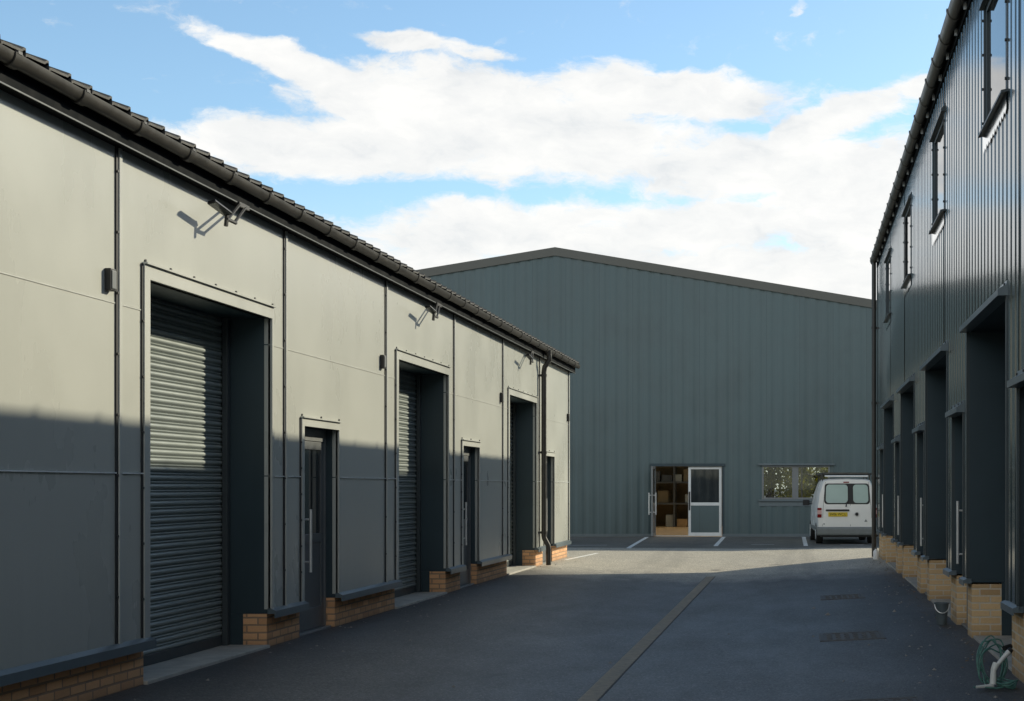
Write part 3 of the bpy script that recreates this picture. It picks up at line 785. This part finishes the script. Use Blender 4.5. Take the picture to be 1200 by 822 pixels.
for c0, c1 in ((a + w, m_ - .1), (m_ + .1, b - w)):
    mb = MB(F_B); mb.box(c0, c1, p + w, q - w, -.075, -.065); mb.build('pane', M['glass_clear'], wn)
mb = MB(F_B); mb.box(a - .12, b + .16, q + .002, q + .06, -.03, .08); mb.build('window_head', M['sill'], wn, bevel=.004)
mb = MB(F_B); mb.box(a - .1, b + .1, p - .06, p - .002, -.03, .08); mb.box(a - .1, b + .1, p - .22, p - .062, -.03, .012); mb.build('window_sill', M['sill'], wn, bevel=.004)

# trees beyond the hall, seen through its windows
def tree(label, x, y, h, rad, seed):
    rng = random.Random(seed)
    t = thing('broadleaf_tree', label, 'tree', (x, y, 0), 'trees beyond the hall')
    mb = MB(); mb.tube([(x, y, 0), (x + .1, y, h*.3), (x - .05, y + .1, h*.62), (x, y, h*.9)], [.22, .17, .1, .03], 9)
    for k in range(9):
        an = rng.uniform(0, 6.28); z0 = h*rng.uniform(.12, .6); L = rad*rng.uniform(.5, .9)
        mb.tube([(x, y, z0), (x + math.cos(an)*L*.5, y + math.sin(an)*L*.5, z0 + L*.35), (x + math.cos(an)*L, y + math.sin(an)*L, z0 + L*.5)], [.07, .05, .015], 6)
    mb.build('trunk', M['bark'], t, smooth=60)
    mb = MB()
    cl = []
    for k in range(110):
        an = rng.uniform(0, 6.28); rr = rad*math.sqrt(rng.random()); zz = h*rng.uniform(.1, 1)
        cl.append((x + math.cos(an)*rr*(1.1 - .6*zz/h), y + math.sin(an)*rr*(1.1 - .6*zz/h), zz, rng.uniform(.35, .8)))
    for cx, cy, cz, cr in cl:
        for _ in range(80):
            v = Vector((rng.gauss(0, 1), rng.gauss(0, 1), rng.gauss(0, .8))).normalized()*cr*rng.uniform(.5, 1.05)
            c = Vector((cx, cy, cz)) + v
            u = Vector((rng.gauss(0, 1), rng.gauss(0, 1), rng.gauss(0, 1))).normalized(); w = u.orthogonal().normalized()
            s = rng.uniform(.05, .11)
            mb.add([tuple(c - u*s), tuple(c + w*s*.6), tuple(c + u*s), tuple(c - w*s*.6)], [(0,1,2,3)])
    mb.build('crown', M['leaf'], t, recalc=False)
tree('sunlit tree seen through the left pane of the hall window', -1.5, ye + 5, 6.0, 1.9, 3)
tree('dense tree standing behind the other two, seen in the middle of the hall window', .2, ye + 9, 7.5, 3.4, 9)
tree('tree seen through the right pane of the hall window', 1.6, ye + 6.5, 6.5, 2.2, 5)

# ------------------------------------------------------------------ drainage channel and covers
ch = thing('drainage_channel', 'long slotted grey drainage channel down the middle of the yard', 'drain', (DX, 12, -.17))
for sgn in (-1, 1):
    mb = MB(); rows = []
    for i in range(60):
        y = -4 + i*(28.6 + 4)/59; z = gz(DX, y) + .011
        rows.append([(DX + sgn*.081, y, z - .05), (DX + sgn*.081, y, z), (DX + sgn*.091, y, z), (DX + sgn*.091, y, z - .05)])
    mb.strip(rows); mb.build('channel_edge', M['cover'], ch)
mb = MB()
for k in range(9):
    x0 = -.078 + k*.0175
    mb.strip([[(DX + x0, yy, gz(DX, yy) + .006), (DX + x0, yy, gz(DX, yy) + .013), (DX + x0 + .012, yy, gz(DX, yy) + .013), (DX + x0 + .012, yy, gz(DX, yy) + .006)] for yy in [-4 + i*.5 for i in range(65)] + [28.5]])
y = -4
while y < 28.5:
    mb.box(DX - .08, DX + .08, y, y + .018, gz(DX, y) - .01, gz(DX, y) + .0105); y += .12
y = -3
while y < 28.5:
    mb.box(DX - .08, DX + .08, y, y + .03, gz(DX, y) - .01, gz(DX, y) + .0145); y += 1.0
mb.build('grating', M['grate'], ch)
mb = MB(); mb.strip([[(DX - .085, yy, gz(DX, yy) + .0045), (DX + .085, yy, gz(DX, yy) + .0045)] for yy in [-4 + i*.5 for i in range(66)]]); mb.build('channel_bed', M['cover'], ch)
def manhole(label, x, y, w, l):
    z = gz(x, y); sl = .17/3.53
    t = thing('manhole_cover', label, 'manhole cover', (x, y, z), 'recessed covers on the right of the yard')
    G = lambda a, b, c: (x + a, y + b, gz(x + a, y + b) + .004 + c)
    mb = MB(G)
    for a0, a1, b0, b1 in ((-w/2, w/2, -l/2, -l/2 + .05), (-w/2, w/2, l/2 - .05, l/2), (-w/2, -w/2 + .05, -l/2 + .05, l/2 - .05), (w/2 - .05, w/2, -l/2 + .05, l/2 - .05)): mb.box(a0, a1, b0, b1, -.05, .006)
    mb.build('cover_frame', M['cover'], t, bevel=.003)
    mb = MB(G); n, k = int((w - .14)/.085), int((l - .14)/.085)
    mb.box(-w/2 + .055, w/2 - .055, -l/2 + .055, l/2 - .055, -.05, .0)
    for i in range(n):
        for j in range(k):
            a0 = -w/2 + .07 + i*(w - .14)/n; b0 = -l/2 + .07 + j*(l - .14)/k
            if (i + j) % 2: mb.box(a0 + .01, a0 + .07, b0 + .02, b0 + .05, 0, .008)
            else: mb.box(a0 + .03, a0 + .06, b0 + .005, b0 + .065, 0, .008)
    mb.build('cover_plate', M['cover'], t)
manhole('dark iron cover nearest the bottom edge of the picture, beside the hose', .58, 10.95, .75, .75)
manhole('dark iron cover in the middle of the three set in the tarmac', .58, 16.1, .72, .8)
manhole('dark iron cover farthest along the yard of the three', .64, 21.8, .66, .8)
# stray grit and stones lying about the yard
gm = MB(); rng = random.Random(11)
def stone(x, y, s):
    z = gz(x, y) + .002
    vs = [(x + rng.uniform(-1, 1)*s, y + rng.uniform(-1, 1)*s, z) for _ in range(1)]
    a0 = rng.uniform(0, 6); b = [(x + math.cos(a0 + k*1.26)*s*rng.uniform(.7, 1.1), y + math.sin(a0 + k*1.26)*s*rng.uniform(.7, 1.1), z) for k in range(5)]
    gm.add(b + [(x + rng.uniform(-.3, .3)*s, y, z + s*rng.uniform(.5, .9))], [(k, (k+1) % 5, 5) for k in range(5)])
for _ in range(420):
    side = rng.random()
    x = XR - abs(rng.gauss(.05, .5)) if side < .55 else (XL + abs(rng.gauss(.05, .4)) if side < .8 else rng.uniform(XL, XR))
    stone(min(XR - .02, max(XL + .02, x)), rng.uniform(8, 33), rng.choice([.006, .009, .012, .02]))
for x, y, s in ((1.2, 12.9, .03), (1.24, 18.9, .035), (.2, 20, .04), (.36, 18.9, .05)): stone(x, y, s)
for _ in range(160):
    x = XR - .02 - abs(rng.gauss(0, .12)); y = rng.uniform(9, 32); z = gz(x, y) + .006; s_ = rng.uniform(.012, .03); a0 = rng.uniform(0, 6)
    gm.cur = 1; gm.add([(x + math.cos(a0 + k*1.57)*s_*(1 if k % 2 else .5), y + math.sin(a0 + k*1.57)*s_*(1 if k % 2 else .5), z + rng.uniform(0, .012)) for k in range(4)], [(0,1,2,3)])
o = gm.build('grit', [M['lead'], M['dead_leaf']], recalc=False); o['kind'] = 'stuff'; o['label'] = 'scattered grit, small stones and dead leaves on the tarmac'; o['category'] = 'grit'

# ------------------------------------------------------------------ hose, bucket, bottle
hx, hy = 1.60, 11.75
ho = thing('garden_hose', 'coiled green hose with white spray gun leaning on the near brick plinth', 'hose', (hx, hy, 0))
rng = random.Random(4)
mb = MB()
for k in range(6):
    pts = []; rx = .11 + rng.uniform(-.02, .02); rz = .155 + rng.uniform(-.02, .03); dy = rng.uniform(-.05, .05); tl = rng.uniform(.2, .5); ph = rng.uniform(-.2, .2)
    for i in range(28):
        an = 2*math.pi*i/28; u = rx*math.cos(an); v = rz*math.sin(an) + rz + .012
        wob = .012*math.sin(3*an + k*2) + .008*math.sin(5*an + k); pts.append((hx - .03 + u + ph*.1 + wob, hy + dy + u*.5 + (v - rz)*tl + wob*2, max(.012, v + wob)))
    mb.tube(pts, .0062, 7, closed=True)
for k in range(4):
    pts = []; rx = .09 + k*.008; 
    for i in range(24):
        an = 2*math.pi*i/24; pts.append((hx + .05 + rx*math.cos(an)*.8, hy - .17 + rx*math.sin(an), .012 + k*.014 + .012*math.sin(an*2 + k)))
    mb.tube(pts, .0062, 7, closed=True)
mb.tube([(hx + .12, hy - .17, .02), (hx - .05, hy - .3, .012), (hx - .17, hy - .22, .012), (hx - .22, hy - .25, .012)], .0062, 7)
mb.build('hose_coil', M['hose'], ho, smooth=60)
mb = MB()
mb.tube([(hx - .06, hy - .2, .03), (hx - .055, hy - .19, .14), (hx - .03, hy - .17, .19)], [.028, .024, .03], 9)
mb.tube([(hx - .03, hy - .17, .17), (hx + .03, hy - .16, .24), (hx + .075, hy - .15, .285)], [.016, .018, .022], 9)
mb.tube([(hx - .06, hy - .2, .02), (hx - .13, hy - .24, .018), (hx - .2, hy - .26, .016)], [.016, .014, .012], 8)
mb.build('spray_gun', M['hose_white'], ho, smooth=50)
mb = MB(); mb.tube([(hx + .075, hy - .15, .285), (hx + .095, hy - .146, .305)], [.026, .02], 9); mb.tube([(hx + .05, hy - .05, .30), (hx + .11, hy - .0, .31)], .022, 9)
mb.build('hose_connector', M['black'], ho, smooth=50)
bx_, by_ = 1.66, 16.95
bk = thing('bucket', 'small tapered grey plastic bucket standing against the buff brick plinth', 'bucket', (bx_, by_, 0))
mb = MB(); zz = gz(bx_, by_)
prof = [(.0, .0), (.055, .0), (.058, .02), (.082, .24), (.09, .24), (.09, .255), (.078, .255), (.054, .02), (0, .02)]
N = 20; mb.strip([[(bx_ + r*math.cos(2*math.pi*k/N), by_ + r*math.sin(2*math.pi*k/N), zz + z) for k in range(N + 1)] for r, z in prof])
mb.build('bucket_body', M['bucket'], bk, smooth=40)
mb = MB(); mb.tube([(bx_ - .086*math.cos(t), by_ - .04 - .05*math.sin(t), zz + .24 - .10*math.sin(t)) for t in [math.pi*i/14 for i in range(15)]], .006, 6); mb.build('handle', M['steel'], bk, smooth=50)
cx_, cy_ = 1.69, 32.1
ct = thing('plastic_bottle', 'white plastic bottle on the ground beside the far downpipe', 'bottle', (cx_, cy_, 0))
mb = MB(); prof = [(0, 0), (.058, 0), (.062, .02), (.062, .16), (.052, .19), (.024, .22), (.02, .235), (0, .235)]
mb.strip([[(cx_ + r*math.cos(2*math.pi*k/N), cy_ + r*math.sin(2*math.pi*k/N), z) for k in range(N + 1)] for r, z in prof]); mb.build('bottle_body', M['film'], ct, smooth=40)
mb = MB(); mb.disc((cx_, cy_, .245), .026, .03, 'z', 14); mb.build('cap', M['bucket'], ct)

# ------------------------------------------------------------------ van
van = thing('delivery_van', 'small white panel van parked with its rear doors facing the yard and a roof rack', 'van', (1.33, 40.55, 0), None, R(3.0))
VM = BASE['delivery_van']
def V(a, b, c):
    p = VM @ Vector((a, b, c)); return (p.x, p.y, p.z)
def rear_y(z): return .0 + max(0, z - .98)*.13 + max(0, .6 - z)*.05
secs = [(0.0, .795, .815, .675, 1.05, 1.79), (.10, .815, .84, .70, 1.05, 1.825), (1.5, .82, .845, .70, 1.06, 1.84), (2.45, .82, .84, .68, 1.05, 1.80),
        (3.0, .82, .825, .63, 1.03, 1.44), (3.35, .81, .80, .72, .98, 1.08), (4.0, .77, .74, .66, .80, .90), (4.16, .68, .66, .60, .66, .74)]
mb = MB(V); rows = []
for y, hs, hb, hr, zb, zr in secs:
    half = [(0, .30), (hs*.9, .30), (hs, .38), (hs + .012, .60), (hb, zb), ((hb + hr)/2 + .012, (zb + zr)/2), (hr, zr - .12), (hr - .05, zr - .03), (hr - .16, zr), (0, zr + .02)]
    ring = half + [(-x, z) for x, z in half[-2:0:-1]]
    rows.append([(x, y + (rear_y(z) if y == 0 else (rear_y(z)*.9 if y == .10 else 0)), z) for x, z in ring])
n = len(rows[0]); vs = [p for r in rows for p in r]; fs = []
for i in range(len(rows) - 1):
    for k in range(n): fs.append((i*n + k, i*n + (k+1) % n, (i+1)*n + (k+1) % n, (i+1)*n + k))
# rear face split level by level so it stays planar per strip, front face capped
h = n//2
for k in range(h):
    a_, b_, c_, d_ = k, k + 1, (n - k - 1) % n, (n - k) % n
    fs.append((a_, b_, c_, d_) if k and k < h - 1 else ((a_, b_, c_) if k == 0 else (a_, b_, d_)))
fs.append(tuple((len(rows)-1)*n + k for k in range(n)))
mb.add(vs, fs)
body = mb.build('body', M['van'], van, smooth=35)
bv = body.modifiers.new('bevel', 'BEVEL'); bv.width = .03; bv.segments = 3; bv.limit_method = 'ANGLE'; bv.angle_limit = R(40)
def rrect(x0, x1, z0, z1, r, seg=4, skew=0):
    out = []
    for cx, cz, a0 in ((x1 - r, z1 - r, 0), (x0 + r, z1 - r, 90), (x0 + r, z0 + r, 180), (x1 - r, z0 + r, 270)):
        for i in range(seg + 1):
            an = R(a0 + 90*i/seg); x, z = cx + r*math.cos(an), cz + r*math.sin(an)
            out.append((x*(1 - skew*(z - z0)), z))
    return out
def plate_on_rear(name, poly, mat, parent, off, th=.01, bevel=0):
    m_ = MB(V); k = len(poly)
    vs = [(x, rear_y(z) - off, z) for x, z in poly] + [(x, rear_y(z) - off + th, z) for x, z in poly]
    m_.add(vs, [tuple(range(k)), tuple(range(2*k - 1, k - 1, -1))] + [(i, (i+1) % k, k + (i+1) % k, k + i) for i in range(k)])
    return m_.build(name, mat, parent, bevel=bevel)
seal = plate_on_rear('window_surround', rrect(-.645, .645, 1.12, 1.70, .09, skew=.06), M['black'], van, .006, .03)
plate_on_rear('rear_window', rrect(-.60, .02, 1.155, 1.67, .09, skew=.06), M['van_pane'], van, .012, .01)
plate_on_rear('rear_window', rrect(.175, .60, 1.155, 1.67, .09, skew=.06), M['van_pane'], van, .012, .01)
plate_on_rear('door_gap', [(.088, .50), (.096, .50), (.096, 1.12), (.088, 1.12)], M['black'], van, .004)
plate_on_rear('door_gap', [(-.70, .50), (-.693, .50), (-.665, 1.05), (-.60, 1.74), (-.607, 1.74), (-.673, 1.05)], M['black'], van, .004)
plate_on_rear('door_gap', [(.70, .50), (.693, .50), (.665, 1.05), (.60, 1.74), (.607, 1.74), (.673, 1.05)], M['black'], van, .004)
plate_on_rear('door_handle', rrect(-.60, .06, .925, .975, .015), M['black'], van, .022, .02)
pl = plate_on_rear('number_plate', rrect(-.53, .01, .775, .895, .012), M['plate'], van, .018, .012)
cu = bpy.data.curves.new('plate_text', 'FONT'); cu.body = 'SV06 WCU'; cu.size = .112; cu.align_x = 'CENTER'; cu.align_y = 'CENTER'; cu.extrude = .001
tmp = bpy.data.objects.new('plate_text', cu); C.objects.link(tmp)
dg = bpy.context.evaluated_depsgraph_get(); me = bpy.data.meshes.new_from_object(tmp.evaluated_get(dg)); C.objects.unlink(tmp); bpy.data.objects.remove(tmp)
mb = MB(V); w_ = max(v.co.x for v in me.vertices)*2; ks = .46/w_
mb.add([(-.26 + v.co.x*ks, -.0205 + v.co.z, .835 + v.co.y*.95) for v in me.vertices], [tuple(p.vertices) for p in me.polygons])
mb.build('plate_text', M['black'], pl)
mb = MB(V); mb.disc((.27, -.012, .84), .058, .02, 'y', 20); bd = mb.build('badge', M['black'], van)
mb = MB(V); ring = [(.27 + .05*math.cos(2*math.pi*i/20), -.024, .84 + .05*math.sin(2*math.pi*i/20)) for i in range(20)]; mb.tube(ring, .005, 6, closed=True); mb.build('badge_ring', M['steel'], bd)
plate_on_rear('badge', [(.48, .63), (.57, .63), (.525, .70)], M['van_bumper'], van, .006)
plate_on_rear('rear_lock', rrect(-.665, -.63, .55, .585, .01), M['van_bumper'], van, .006)
for sg in (-1, 1):
    x0, x1 = (-.835, -.715) if sg < 0 else (.715, .835)
    for z0, z1, mt in ((.955, 1.02, 'red_lens'), (.845, .95, 'clear_lens'), (.745, .84, 'red_lens')):
        plate_on_rear('tail_light', rrect(x0, x1, z0, z1, .015), M[mt], van, .014, .05)
plate_on_rear('brake_light', rrect(-.10, .06, 1.72, 1.75, .01), M['red_lens'], van, .02, .03)
mb = MB(V); mb.tube([(-.03, rear_y(1.1) - .03, 1.05), (-.02, rear_y(1.15) - .03, 1.14), (.05, rear_y(1.3) - .03, 1.28)], [.02, .012, .007], 8); mb.build('rear_wiper', M['black'], van)
mb = MB(V); mb.prism([(-.055, .25), (-.075, .30), (-.075, .44), (-.045, .485), (.06, .485), (.06, .25)], -.845, .845); mb.build('bumper', M['van_bumper'], van, bevel=.02)
mb = MB(V); mb.box(-.72, .72, .05, 3.9, .2, .31); mb.build('underbody', M['black'], van)
for x in (-.77, .77):
    for y in (.72, 3.35):
        m_ = MB(V); m_.disc((x - math.copysign(.03, x), y, .30), .30, .19, 'x', 28); wh = m_.build('wheel', M['rubber'], van, smooth=40, bevel=.02)
        m_ = MB(V); m_.disc((x + math.copysign(.062, x), y, .30), .19, .02, 'x', 24); m_.build('rim', M['steel'], wh, bevel=.006)
        m_ = MB(V); m_.disc((x + math.copysign(.05, x), y, .36), .38, .045, 'x', 28); m_.build('wheel_arch', M['black'], van) if False else None
for sg in (-1, 1):
    mb = MB(V); X = sg*.79
    mb.add([(sg*.835, 2.25, 1.10), (sg*.835, 3.05, 1.08), (sg*.70, 2.85, 1.46), (sg*.735, 2.25, 1.62)], [(0,1,2,3)]); mb.build('side_window', M['glass'], van)
    mb = MB(V); mb.box(sg*.98 - .10, sg*.98 + .10, 2.92, 3.0, 1.05, 1.22) ; mb.box(min(sg*.83, sg*.9), max(sg*.83, sg*.9), 2.94, 2.98, 1.08, 1.12); mb.build('wing_mirror', M['black'], van, bevel=.02)
    mb = MB(V); mb.prism([(.20, .48), (.20, .40), (2.9, .40), (2.9, .48)], sg*.836, sg*.850); mb.build('side_moulding', M['van_bumper'], van)
mb = MB(V); mb.add([(-.66, 3.30, 1.10), (.66, 3.30, 1.10), (.58, 2.62, 1.73), (-.58, 2.62, 1.73)], [(0,1,2,3)]); mb.build('windscreen', M['glass'], van)
# roof rack with a pale roller across the back
rk = MB(V)
for y in (.35, 1.2, 2.1):
    rk.box(-.70, .70, y - .02, y + .02, 1.925, 1.955)
    for x in (-.66, .66): rk.box(x - .02, x + .02, y - .02, y + .02, 1.76, 1.925)
for x in (-.71, .71): rk.tube([(x, .16, 1.98), (x, 2.4, 1.98)], .022, 8)
rk.tube([(-.71, .16, 1.98), (-.72, .13, 1.93), (-.70, .16, 1.86)], .018, 8); rk.tube([(.71, .16, 1.98), (.72, .13, 1.93), (.70, .16, 1.86)], .018, 8)
rko = rk.build('roof_rack', M['rack'], van, smooth=40)
mb = MB(V); mb.tube([(-.62, .14, 1.905), (.60, .14, 1.905)], .024, 12); mb.build('rack_roller', M['film'], rko, smooth=40)
mb = MB(V); mb.box(-.66, .62, .2, 2.3, 1.957, 2.01); mb.build('rack_deck', M['rack'], rko, bevel=.004)

# ------------------------------------------------------------------ light, sky, camera
SUN = Vector((1.0, .97, .678)).normalized()
el = math.asin(SUN.z); az = math.atan2(SUN.x, SUN.y)
ld = bpy.data.lights.new('sun', 'SUN'); ld.energy = 5.0; ld.angle = R(.53); ld.color = (1.0, .91, .70)
lo = bpy.data.objects.new('sun', ld); C.objects.link(lo); lo.rotation_euler = SUN.to_track_quat('Z', 'Y').to_euler(); lo.location = (30, 30, 40)

W = bpy.data.worlds.new('World'); S.world = W; W.use_nodes = True
t = NT(W.node_tree); out = t.n('ShaderNodeOutputWorld'); bg = t.n('ShaderNodeBackground'); t.link(bg.outputs[0], out.inputs[0])
sky = t.n('ShaderNodeTexSky'); sky.sky_type = 'NISHITA'; sky.sun_disc = False; sky.sun_elevation = el; sky.sun_rotation = az
sky.air_density = 1.0; sky.dust_density = .4; sky.ozone_density = 2.0
d = t.n('ShaderNodeTexCoord').outputs['Generated']
nrm = t.n('ShaderNodeVectorMath', operation='NORMALIZE'); t.link(d, nrm.inputs[0]); d = nrm.outputs[0]
sp = t.n('ShaderNodeSeparateXYZ'); t.link(d, sp.inputs[0])
AZ = t.math('ARCTAN2', sp.outputs[0], sp.outputs[1]); EL = t.math('ARCSINE', sp.outputs[2])
ae = t.n('ShaderNodeCombineXYZ'); t.link(AZ, ae.inputs[0]); t.link(EL, ae.inputs[1]); ae = ae.outputs[0]
wn_ = t.n('ShaderNodeTexNoise'); wn_.inputs['Scale'].default_value = 1; wn_.inputs['Detail'].default_value = 6; wn_.inputs['Roughness'].default_value = .6
t.link(t.scaled(ae, (14, 26, 1)), wn_.inputs['Vector'])
off = t.n('ShaderNodeVectorMath', operation='SUBTRACT'); t.link(wn_.outputs['Color'], off.inputs[0]); off.inputs[1].default_value = (.5, .5, .5)
offs = t.n('ShaderNodeVectorMath', operation='MULTIPLY'); t.link(off.outputs[0], offs.inputs[0]); offs.inputs[1].default_value = (.055, .022, 0)
aw = t.n('ShaderNodeVectorMath', operation='ADD'); t.link(ae, aw.inputs[0]); t.link(offs.outputs[0], aw.inputs[1]); aw = aw.outputs[0]
def px(x, y):
    a = math.atan((x - 937)/1700); return a, math.atan((571 - y)/1700*math.cos(a))
# cloud banks: (centre x, y, half-width, half-height, tilt, strength) on the sky's own azimuth/elevation
BLOBS = [(375, 86, 150, 17, 14, 1.0), (568, 140, 205, 58, 3, 1), (780, 110, 160, 30, 2, 1), (420, 170, 200, 36, -4, 1), (640, 165, 190, 50, 0, .95), (476, 48, 52, 13, 4, 1.0), (560, 60, 62, 9, 8, .72),
         (970, 146, 110, 24, -20, .95), (1060, 108, 50, 12, -15, .8), (880, 196, 150, 36, -6, 1), (1000, 235, 140, 70, -8, 1), (700, 272, 330, 34, -3, .95), (520, 262, 110, 22, -6, .75), (480, 300, 200, 30, 0, .8), (800, 330, 420, 46, 0, 1), (250, 180, 60, 22, -8, .7),
         (300, 65, 50, 6, 8, .5), (900, 100, 40, 5, -8, .35), (925, 10, 14, 8, -30, .6),
         (1300, 300, 200, 120, 0, 1), (1450, 150, 200, 90, -12, 1), (1700, 260, 300, 160, 0, 1), (60, 250, 200, 60, 0, .6), (1350, 40, 120, 30, -15, .8)]
cov = None
for cx, cy, rx, ry, rot, st in BLOBS:
    a0, e0 = px(cx, cy)
    mp = t.n('ShaderNodeMapping', vector_type='TEXTURE'); t.link(aw, mp.inputs[0])
    mp.inputs['Location'].default_value = (a0, e0, 0); mp.inputs['Rotation'].default_value = (0, 0, -R(rot)); mp.inputs['Scale'].default_value = (rx/1700*1.25, ry/1700*1.25, 1)
    ln = t.n('ShaderNodeVectorMath', operation='LENGTH'); t.link(mp.outputs[0], ln.inputs[0])
    mr = t.n('ShaderNodeMapRange', interpolation_type='SMOOTHSTEP'); t.link(ln.outputs['Value'], mr.inputs[0])
    mr.inputs[1].default_value = 1.25; mr.inputs[2].default_value = .35; mr.inputs[3].default_value = 0; mr.inputs[4].default_value = st
    cov = mr.outputs[0] if cov is None else t.math('SMOOTH_MAX', cov, mr.outputs[0], .12)
# scattered cloud all round, for the rest of the sky
gen = t.noise(t.scaled(d, (2.2, 2.2, 6.5)), 1, 7, .6, .3)
genm = t.n('ShaderNodeMapRange', interpolation_type='SMOOTHSTEP'); t.link(gen, genm.inputs[0]); genm.inputs[1].default_value = .50; genm.inputs[2].default_value = .68
awayx = t.n('ShaderNodeMapRange'); t.link(t.math('ABSOLUTE', t.math('ADD', AZ, .18)), awayx.inputs[0]); awayx.inputs[1].default_value = .55; awayx.inputs[2].default_value = .8
awaye = t.n('ShaderNodeMapRange'); t.link(EL, awaye.inputs[0]); awaye.inputs[1].default_value = .42; awaye.inputs[2].default_value = .6
away = t.math('MAXIMUM', awayx.outputs[0], awaye.outputs[0])
rb = t.n('ShaderNodeMapRange', interpolation_type='SMOOTHSTEP'); t.link(t.math('ABSOLUTE', t.math('SUBTRACT', EL, .42)), rb.inputs[0]); rb.inputs[1].default_value = .5; rb.inputs[2].default_value = .15  # unseen bright cloud bank behind the camera, added as fill light
rb2 = t.n('ShaderNodeMapRange', interpolation_type='SMOOTHSTEP'); t.link(sp.outputs[1], rb2.inputs[0]); rb2.inputs[1].default_value = -.25; rb2.inputs[2].default_value = -.6
cov = t.math('MAXIMUM', cov, t.math('MULTIPLY', t.math('MULTIPLY', rb.outputs[0], rb2.outputs[0]), .62))
cov = t.math('MAXIMUM', cov, t.math('MULTIPLY', genm.outputs[0], t.math('MULTIPLY', away, .55)))
det = t.noise(t.scaled(aw, (26, 52, 1)), 1, 9, .66, .25)
det2 = t.noise(t.scaled(aw, (7, 16, 1)), 1, 6, .6)
edge = t.math('ADD', cov, t.math('ADD', t.math('MULTIPLY', t.math('SUBTRACT', det, .5), 1.7), t.math('MULTIPLY', t.math('SUBTRACT', det2, .5), .5)))
cm = t.n('ShaderNodeMapRange', interpolation_type='SMOOTHSTEP'); t.link(edge, cm.inputs[0]); cm.inputs[1].default_value = .20; cm.inputs[2].default_value = .78; cm.inputs[3].default_value = 0; cm.inputs[4].default_value = .97
# milky haze low down
hz = t.n('ShaderNodeMapRange', interpolation_type='SMOOTHSTEP'); t.link(EL, hz.inputs[0]); hz.inputs[1].default_value = .20; hz.inputs[2].default_value = .06; hz.inputs[3].default_value = 0; hz.inputs[4].default_value = .75
body_ = t.ramp(t.noise(t.scaled(aw, (16, 34, 1)), 1, 8, .62), [(.26, (.78, .81, .83)), (.42, (.93, .935, .925)), (.62, (1.04, 1.03, 1.0))])
SKYK = .15
cl = t.n('ShaderNodeVectorMath', operation='SCALE'); t.link(body_, cl.inputs[0]); rear = t.n('ShaderNodeMapRange', interpolation_type='SMOOTHSTEP'); t.link(sp.outputs[1], rear.inputs[0]); rear.inputs[1].default_value = .35; rear.inputs[2].default_value = -.35; rear.inputs[3].default_value = .99/SKYK; rear.inputs[4].default_value = 1.8/SKYK  # clouds behind the camera brightened to fill the shaded fronts
t.link(rear.outputs[0], cl.inputs['Scale'])
hc = t.n('ShaderNodeVectorMath', operation='SCALE'); hc.inputs[0].default_value = (.90, .93, .92); hc.inputs['Scale'].default_value = .92/SKYK
up = t.n('ShaderNodeMapRange', interpolation_type='SMOOTHSTEP'); t.link(EL, up.inputs[0]); up.inputs[1].default_value = .35; up.inputs[2].default_value = .95; up.inputs[3].default_value = 1; up.inputs[4].default_value = 0
gcol = t.mix(up.outputs[0], (.21, .43, .54), (1.12, 1.23, 1.20))
bm_ = t.n('ShaderNodeVectorMath', operation='MULTIPLY'); t.link(sky.outputs[0], bm_.inputs[0]); t.link(gcol, bm_.inputs[1]); base = bm_.outputs[0]
c1 = t.mix(hz.outputs[0], base, hc.outputs[0]); c2 = t.mix(cm.outputs[0], c1, cl.outputs[0])
# below the horizon: dull ground colour
gd = t.n('ShaderNodeMapRange'); t.link(EL, gd.inputs[0]); gd.inputs[1].default_value = -.002; gd.inputs[2].default_value = -.02
c3 = t.mix(gd.outputs[0], c2, (.9, .9, .85))
t.link(c3, bg.inputs[0]); bg.inputs[1].default_value = SKYK

cd = bpy.data.cameras.new('camera'); cam = bpy.data.objects.new('camera', cd); C.objects.link(cam)
cam.location = (0, 0, 1.6); cam.rotation_euler = (R(90), 0, 0)
cd.sensor_width = 36; cd.lens = 1700/1200*36; cd.shift_x = (600 - 937)/1200; cd.shift_y = (571 - 411)/1200; cd.clip_end = 3000; cd.clip_start = .05
S.camera = cam
S.view_settings.view_transform = 'Standard'; S.view_settings.look = 'None'; S.view_settings.exposure = 0
S.render.film_transparent = False
S.cycles.max_bounces = 8; S.cycles.sample_clamp_indirect = 6
